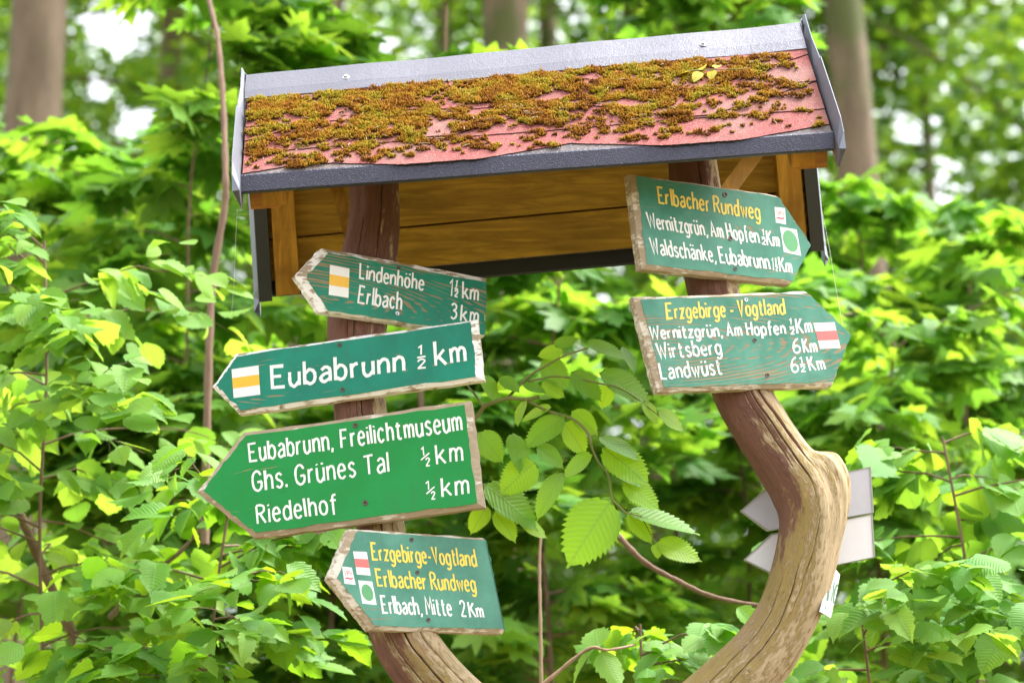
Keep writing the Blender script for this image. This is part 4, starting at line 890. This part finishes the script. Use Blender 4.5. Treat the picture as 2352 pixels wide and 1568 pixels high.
# ------------------------------------------------------------------ young trees and shrubs of the thicket
def sapling(name, label, cat, px, Yd, H, kind, m, size, seed, zmin, nbr, spread, lean=(0, 0), group=None, r0=.017, bark_='twig', twigs=5, lpt=7, droop=.35, face=0.0, stem=True):
    rs = np.random.default_rng(seed); base = at(px, 784, Yd); base = Vector((base.x - lean[0] * H * .5, Yd, 0))
    o = thing(name, label, cat, base, group); b = np.array(base)
    zs = np.linspace(-.1, H, 12); ph = rs.uniform(0, 6, 2)
    path = np.stack([b[0] + lean[0] * zs + .05 * np.sin(zs * 1.3 + ph[0]) + .02 * np.sin(zs * 4 + ph[1]), b[1] + lean[1] * zs + .05 * np.cos(zs * 1.1 + ph[1]), zs], 1)
    tubes = [tube_arrays(np.array(catmull(path, 5)), np.linspace(r0, r0 * .3, 56), 10)]
    tw = []; P = []; A = []; Nn = []
    for i in range(nbr):
        z = zmin + (H - zmin) * (i + rs.uniform(0, 1)) / nbr; t = z / H
        p0 = np.array([np.interp(z, zs, path[:, k]) for k in range(3)]); az = rs.uniform(0, 2 * np.pi)
        L = spread * rs.uniform(.55, 1.1) * (1.15 - .6 * t); dv = np.array([math.cos(az), math.sin(az), rs.uniform(.1, .6)])
        k = np.linspace(0, 1, 6)[:, None]; br = p0 + dv * L * k + np.array([0, 0, -droop * L]) * k ** 2 * .7 + rs.normal(0, .015, (6, 3)) * k
        tw.append(tube_arrays(br, np.linspace(r0 * .32, r0 * .1, 6), 5))
        for j in range(twigs):
            u = (j + 1) / twigs * rs.uniform(.8, 1); q0 = np.array([np.interp(u, k[:, 0], br[:, c]) for c in range(3)]); a2 = az + (1 if j % 2 else -1) * rs.uniform(.4, 1.1) * (j < twigs - 1)
            l2 = L * rs.uniform(.28, .5); d2 = np.array([math.cos(a2), math.sin(a2), rs.uniform(-.25, .25)]); tk = np.linspace(0, 1, 4)[:, None]; t2 = q0 + d2 * l2 * tk + np.array([0, 0, -droop * l2 * .6]) * tk ** 2
            tw.append(tube_arrays(t2, np.linspace(r0 * .1, r0 * .05, 4), 4))
            for l in range(lpt):
                v = (l + .6) / lpt; pp = np.array([np.interp(v, tk[:, 0], t2[:, c]) for c in range(3)]); sd = (1 if l % 2 else -1) * rs.uniform(.5, 1.2) * (l < lpt - 1); a3 = a2 + sd
                P.append(pp + rs.normal(0, .02, 3)); A.append((math.cos(a3), math.sin(a3), -droop * rs.uniform(.2, 1.8) + rs.normal(0, .15))); Nn.append((rs.normal(0, .5), rs.normal(0, .5) - face - .22, 1))
    V, F, U = join_arrays(tubes + tw); np_obj('trunk', V, F, M[bark_], o, uv=U)
    P = np.array(P); A = np.array(A); Nn = np.array(Nn); sz = size * rs.uniform(.5, 1.2, len(P)); vs_ = VARIANTS.get(kind, [kind]); pick = rs.integers(0, len(vs_), len(P)); got = []
    for q, nm_ in enumerate(vs_):
        k_ = pick == q
        if k_.any(): got.append(leaves(nm_, P[k_], A[k_], Nn[k_], sz[k_]))
    V, F, U = join_arrays(got); np_obj('foliage', V, F, M[m], o, uv=U)
    return o
def zfr(Yd, py): return at(1176, py, Yd).z
TG = 'young trees of the thicket behind the signpost'
# (name, label, cat, px, Y, H, kind, mat, size, seed, zmin, n branches, spread ...)
k = 0
def sp(label, px, Yd, kind, m, size, py0, py1, nbr, spread, name='maple_sapling', cat='young tree', **kw):
    global k; k += 1
    sapling(name, label, cat, px, Yd, zfr(Yd, py0), kind, m, size, 100 + k, zfr(Yd, py1), nbr, spread, group=kw.pop('group', TG), **kw)
sp('slender maple behind the crooked stem left of the little roof', 440, 10.2, 'maple', 'maple', 0.184, -250, 1250, 23, .75, r0=.010)
sp('leafy maple on the left, below the thick beech trunk', 250, 11.4, 'maple', 'maple', 0.184, 380, 1250, 29, .85)
sp('maple behind the left end of the roof with leaves above the ridge', 760, 10.8, 'maple', 'maple', 0.184, -200, 640, 7, .75)
sp('maple whose thin stem shows above the middle of the ridge', 1005, 10.5, 'maple', 'maple', 0.184, -180, 500, 7, .7, r0=.022)
sp('pale green maple above the right half of the roof', 1560, 12.2, 'maple', 'maple', 0.184, -150, 500, 24, .9)
sp('maple behind the open middle between both arms', 1280, 10.6, 'maple', 'maple', 0.184, 600, 1650, 29, .8, r0=.02)
sp('bushy maple behind the lower right sign', 1700, 11.6, 'maple', 'maple', 0.184, 640, 1650, 33, .95)
sp('maple left of the largest sign', 380, 10.4, 'maple', 'maple', 0.184, 820, 1650, 20, .7, r0=.02)
sp('yellow-green maple just right of the roof end', 2010, 12.7, 'maple', 'maple', 0.184, 440, 1100, 24, .8)
sp('maple at the right edge below the dark crowns', 2230, 12.0, 'maple', 'maple', 0.184, 560, 1400, 29, .9)
sp('maple behind the white plates', 2020, 10.8, 'maple', 'maple', 0.168, 760, 1600, 23, .75, r0=.02)
sp('maple behind the lowest left sign', 1080, 11.8, 'maple', 'maple', 0.184, 620, 1700, 29, .9)
sp('maple far left behind the elm shrub', 90, 12.4, 'maple', 'maple', 0.184, 360, 1500, 29, .95)
sp('maple at the lower left corner', 650, 11.0, 'maple', 'maple', 0.184, 900, 1750, 23, .8)
# nearer shrubs
sp('bright elm shrub crowding the left edge beside the largest sign', 100, 8.25, 'elm_lo', 'shrub', 0.115, 560, 1560, 28, 0.74, 'elm_shrub', 'shrub', group='near shrubs around the post', lpt=6, twigs=4, face=.3, droop=.42, r0=.012)
sp('second elm shrub low between left edge and lowest sign', 560, 8.0, 'elm_lo', 'elm', 0.115, 1130, 1800, 19, 0.68, 'elm_shrub', 'shrub', group='near shrubs around the post', lpt=6, twigs=4, face=.3, droop=.42, r0=.012)
sp('linden shrub with round pale leaves in the lower right corner', 2190, 8.2, 'linden', 'linden', 0.115, 1000, 1800, 23, 0.74, 'linden_shrub', 'shrub', group='near shrubs around the post', lpt=6, twigs=4, face=.3, droop=.42, r0=.012)
sp('low elm shrub at the bottom between the two arms', 1480, 8.0, 'elm_lo', 'elm', 0.111, 1440, 1900, 12, 0.61, 'elm_shrub', 'shrub', group='near shrubs around the post', lpt=6, twigs=4, face=.3, droop=.42, r0=.012)
sp('elm shrub right of the bent arm at the bottom', 1990, 7.9, 'elm_lo', 'shrub', 0.111, 1360, 1900, 11, 0.57, 'elm_shrub', 'shrub', group='near shrubs around the post', lpt=6, twigs=4, face=.3, droop=.42, r0=.012)

# bare stems and twigs that show between the leaves
def stem(name, label, pts, Yd, r0, r1, m, leaf=None, lm='elm', nl=0, ls=.1, seed=1):
    rs = np.random.default_rng(seed); P = [np.array(at(x, y, Yd + dy)) for x, y, dy in pts]; o = thing(name, label, 'branch', Vector(P[0]))
    q = np.array(catmull(P, 8)); V, F, U = tube_arrays(q, np.linspace(r0, r1, len(q)) * (1 + .12 * np.sin(np.arange(len(q)) * 1.7)), 10); np_obj('stem', V, F, M[m], o, uv=U)
    if nl:
        i = rs.integers(len(q) // 3, len(q), nl); A = rs.normal(0, .6, (nl, 3)) + [0, -.1, -.25]; Nn = rs.normal(0, .5, (nl, 3)) + [0, -.5, .8]
        V, F, U = leaves(leaf, q[i], A, Nn, ls * rs.uniform(.6, 1.2, nl)); np_obj('foliage', V, F, M[lm], o, uv=U)
stem('leaning_stem', 'bare grey-brown stem leaning to the right in the lower left corner', [(-30, 1010, 0), (50, 1190, 0), (110, 1330, 0), (160, 1440, 0), (225, 1580, 0), (330, 1800, 0)], 8.35, .0125, .017, 'twig')
stem('forked_twig', 'thin dark twig rising to the right among leaves at the lower left', [(250, 1420, 0), (330, 1330, 0), (420, 1260, 0), (540, 1105, 0)], 8.3, .009, .004, 'twig', 'elm_lo', 'elm', 9, .13, 4)
stem('bare_branch', 'bare brown branch curving down to the bent arm behind the elm leaves', [(1415, 1225, 0), (1480, 1290, 0), (1560, 1335, 0), (1640, 1370, 0), (1760, 1392, 0), (1900, 1400, 0)], 8.0, .0085, .005, 'twig')
stem('reddish_twig', 'pale reddish twig rising from the bottom edge between the two arms', [(1180, 1620, 0), (1260, 1560, 0), (1350, 1490, 0), (1395, 1492, 0), (1460, 1480, .05)], 7.6, .006, .003, 'redtwig', 'elm_lo', 'shrub', 6, .10, 6)
stem('thin_stem', 'thin orange-brown upright stem right of the lowest left sign', [(1243, 1800, 0), (1243, 1568, 0), (1241, 1420, 0), (1239, 1300, 0), (1242, 1230, 0)], 8.1, .006, .0035, 'redtwig')
stem('crooked_stem', 'crooked knotty brown stem standing left of the roof end', [(470, 1250, 0), (478, 880, 0), (488, 650, 0), (515, 480, 0), (518, 400, 0), (512, 230, .1), (500, 90, .2), (480, 0, .3)], 8.9, .0135, .008, 'twig')

# ------------------------------------------------------------------ big trees and the wood behind
HOLES = [(255, 60, 105, 90), (520, 40, 60, 30), (300, 290, 60, 60), (230, 200, 40, 40), (2090, 300, 55, 55), (2160, 440, 55, 70), (2150, 660, 70, 55), (2220, 760, 45, 35), (850, 105, 60, 25), (10, 450, 25, 70), (330, 420, 40, 30), (1890, 60, 25, 30), (2050, 160, 20, 25), (1500, 1015, 25, 20), (640, 30, 30, 25), (2300, 620, 20, 20), (2330, 560, 25, 15), (440, 300, 30, 30), (180, 330, 25, 30), (120, 560, 20, 20), (2010, 530, 30, 20)]
def project(P):
    d = P[:, 1] * _c + (P[:, 2] - CAM_Z) * _s; u = -P[:, 1] * _s + (P[:, 2] - CAM_Z) * _c
    return 1176 + FPX * P[:, 0] / d, 784 - FPX * u / d
def gaps(P, rs, grow=1.0):
    x, y = project(P); keep = np.ones(len(P), bool)
    for (cx, cy_, rx, ry) in HOLES: keep &= ((x - cx) / (rx * grow)) ** 2 + ((y - cy_) / (ry * grow)) ** 2 > rs.uniform(.0, 1.6, len(P)) ** (1.6 if cx > 400 else .6)
    return P[keep]
def bigtree(label, px, Yd, r, seed, n, z0, z1, spread, m='far', lsize=.16, lean=0.0, name='beech_tree', group='tall trees behind the thicket'):
    rs = np.random.default_rng(seed); x = at(px, 300, Yd).x
    o = thing(name, label, 'tree', Vector((x - lean * 8, Yd, 0)), group)
    zs = np.linspace(-.3, z1 * 1.0, 20); path = np.stack([x + lean * (zs - 8) + .05 * np.sin(zs * .5 + seed), Yd + .05 * np.cos(zs * .4), zs], 1)
    rad = r * (1.25 * np.exp(-zs / .8) * .5 + 1 - .35 * zs / z1)
    V, F, U = tube_arrays(path, rad, 24, lambda a, l: .012 * np.sin(3 * a + l) + .008 * np.sin(7 * a - l * 2)); np_obj('trunk', V, F, M['beech'], o, uv=U)
    tw = []; C = []
    nb = 40
    for i in range(nb):
        z = rs.uniform(z0 * .8, z1 * .95); az = rs.uniform(0, 6.283); L = spread * rs.uniform(.5, 1.0); p0 = np.array([np.interp(z, zs, path[:, c]) for c in range(3)])
        kk = np.linspace(0, 1, 6)[:, None]; br = p0 + np.array([math.cos(az), math.sin(az), rs.uniform(0, .5)]) * L * kk + np.array([0, 0, -.25 * L]) * kk ** 2
        tw.append(tube_arrays(br, np.linspace(.035, .008, 6), 5))
        for u in rs.uniform(.06, 1.05, 9): C.append(np.array([np.interp(u, kk[:, 0], br[:, c]) for c in range(3)]) + rs.normal(0, .25, 3))
    V, F, U = join_arrays(tw); np_obj('branches', V, F, M['beech'], o, uv=U)
    C = np.array(C); P = C[rs.integers(0, len(C), n)] + rs.normal(0, 1, (n, 3)) * [.42, .42, .16]
    P = gaps(P, rs); n = len(P); A = rs.normal(0, 1, (n, 3)) * [1, 1, .35] + [0, 0, -.2]; Nn = rs.normal(0, .45, (n, 3)) + [0, -.15, 1]
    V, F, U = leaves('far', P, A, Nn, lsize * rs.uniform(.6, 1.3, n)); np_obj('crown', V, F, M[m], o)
    return o
bigtree('thick pale beech trunk at the upper left corner', 92, 18.5, .215, 31, 5200, 13, 21, 2.4, lean=.004)
bigtree('beech trunk behind the left half of the ridge', 742, 22.0, .185, 32, 6000, 15, 23, 2.6)
bigtree('beech trunk above the middle of the ridge', 1152, 21.5, .205, 33, 6000, 15, 23, 2.6)
bigtree('slim dark trunk beside the middle beech', 1268, 34, .14, 34, 7000, 21, 29, 3.2)
bigtree('leaning beech trunk right of the roof', 1965, 21.0, .175, 35, 6500, 14.5, 22, 2.4, lean=-.03)
bigtree('dark broad crown filling the upper right corner', 2460, 26, .13, 36, 24000, 5, 20, 3.4, m='deep', name='broadleaf_tree')
bigtree('dense green tree far behind the right signs', 1720, 30, .14, 37, 15000, 5.5, 22, 3.6, name='broadleaf_tree')
bigtree('light green tree far behind the left thicket', 380, 27, .13, 38, 15000, 6, 17, 3.0, name='broadleaf_tree')
bigtree('tree far behind the middle of the roof', 1010, 31, .13, 39, 18000, 7, 22, 3.4, name='broadleaf_tree')
bigtree('dark green tree standing far behind, between roof end and right edge', 2120, 29, .07, 40, 22000, 5.5, 20, 3.0, m='deep', name='broadleaf_tree')
bigtree('loose green tree far behind the left end of the roof', 590, 33, .12, 41, 15000, 7, 22, 3.2, name='broadleaf_tree')
bigtree('bright green tree far behind the ridge right of the middle', 1480, 27, .11, 42, 15000, 6, 20, 3.0, name='broadleaf_tree')
bigtree('green tree far behind the upper left beech trunk', 60, 32, .12, 43, 12000, 6, 20, 3.0, name='broadleaf_tree')
# the wood beyond, one mass
rs = np.random.default_rng(77); n = 105000
Y_ = rs.uniform(36, 58, n); P = np.stack([rs.uniform(-.24, .24, n) * Y_, Y_, CAM_Z + Y_ * np.tan(np.radians(rs.uniform(4, 27, n)))], 1)
cl = np.sin(P[:, 0] * 1.1 + 2 * np.sin(P[:, 2] * .5)) + np.sin(P[:, 2] * 1.3 + P[:, 1] * .8) + np.sin(P[:, 0] * 2.7 + P[:, 1])
el = np.degrees(np.arctan2(P[:, 2] - CAM_Z, P[:, 1])); P = P[(cl > -1.7) | (el < 17.5)]; P = gaps(P, rs, 1.15); n = len(P)
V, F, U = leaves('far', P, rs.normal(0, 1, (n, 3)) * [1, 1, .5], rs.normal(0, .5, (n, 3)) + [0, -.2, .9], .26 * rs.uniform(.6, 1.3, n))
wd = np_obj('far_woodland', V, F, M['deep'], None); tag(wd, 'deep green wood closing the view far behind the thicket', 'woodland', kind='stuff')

# ------------------------------------------------------------------ spider threads
for lab, pts_ in (('long spider thread slanting down from the right end of the roof', [(1886, 478), (1903, 560), (1918, 650), (1938, 760)]), ('spider thread hanging under the left end of the roof', [(545, 480), (541, 560), (538, 640), (532, 720)])):
    P = [np.array(at(x, y, PY + .1)) for x, y in pts_]; o = thing('spider_thread', lab, 'cobweb', Vector(P[-1]))
    q = np.array(catmull(P, 8)); V, F, U = tube_arrays(q, np.full(len(q), .0004), 4); np_obj('thread', V, F, M['thread'], o, uv=U)
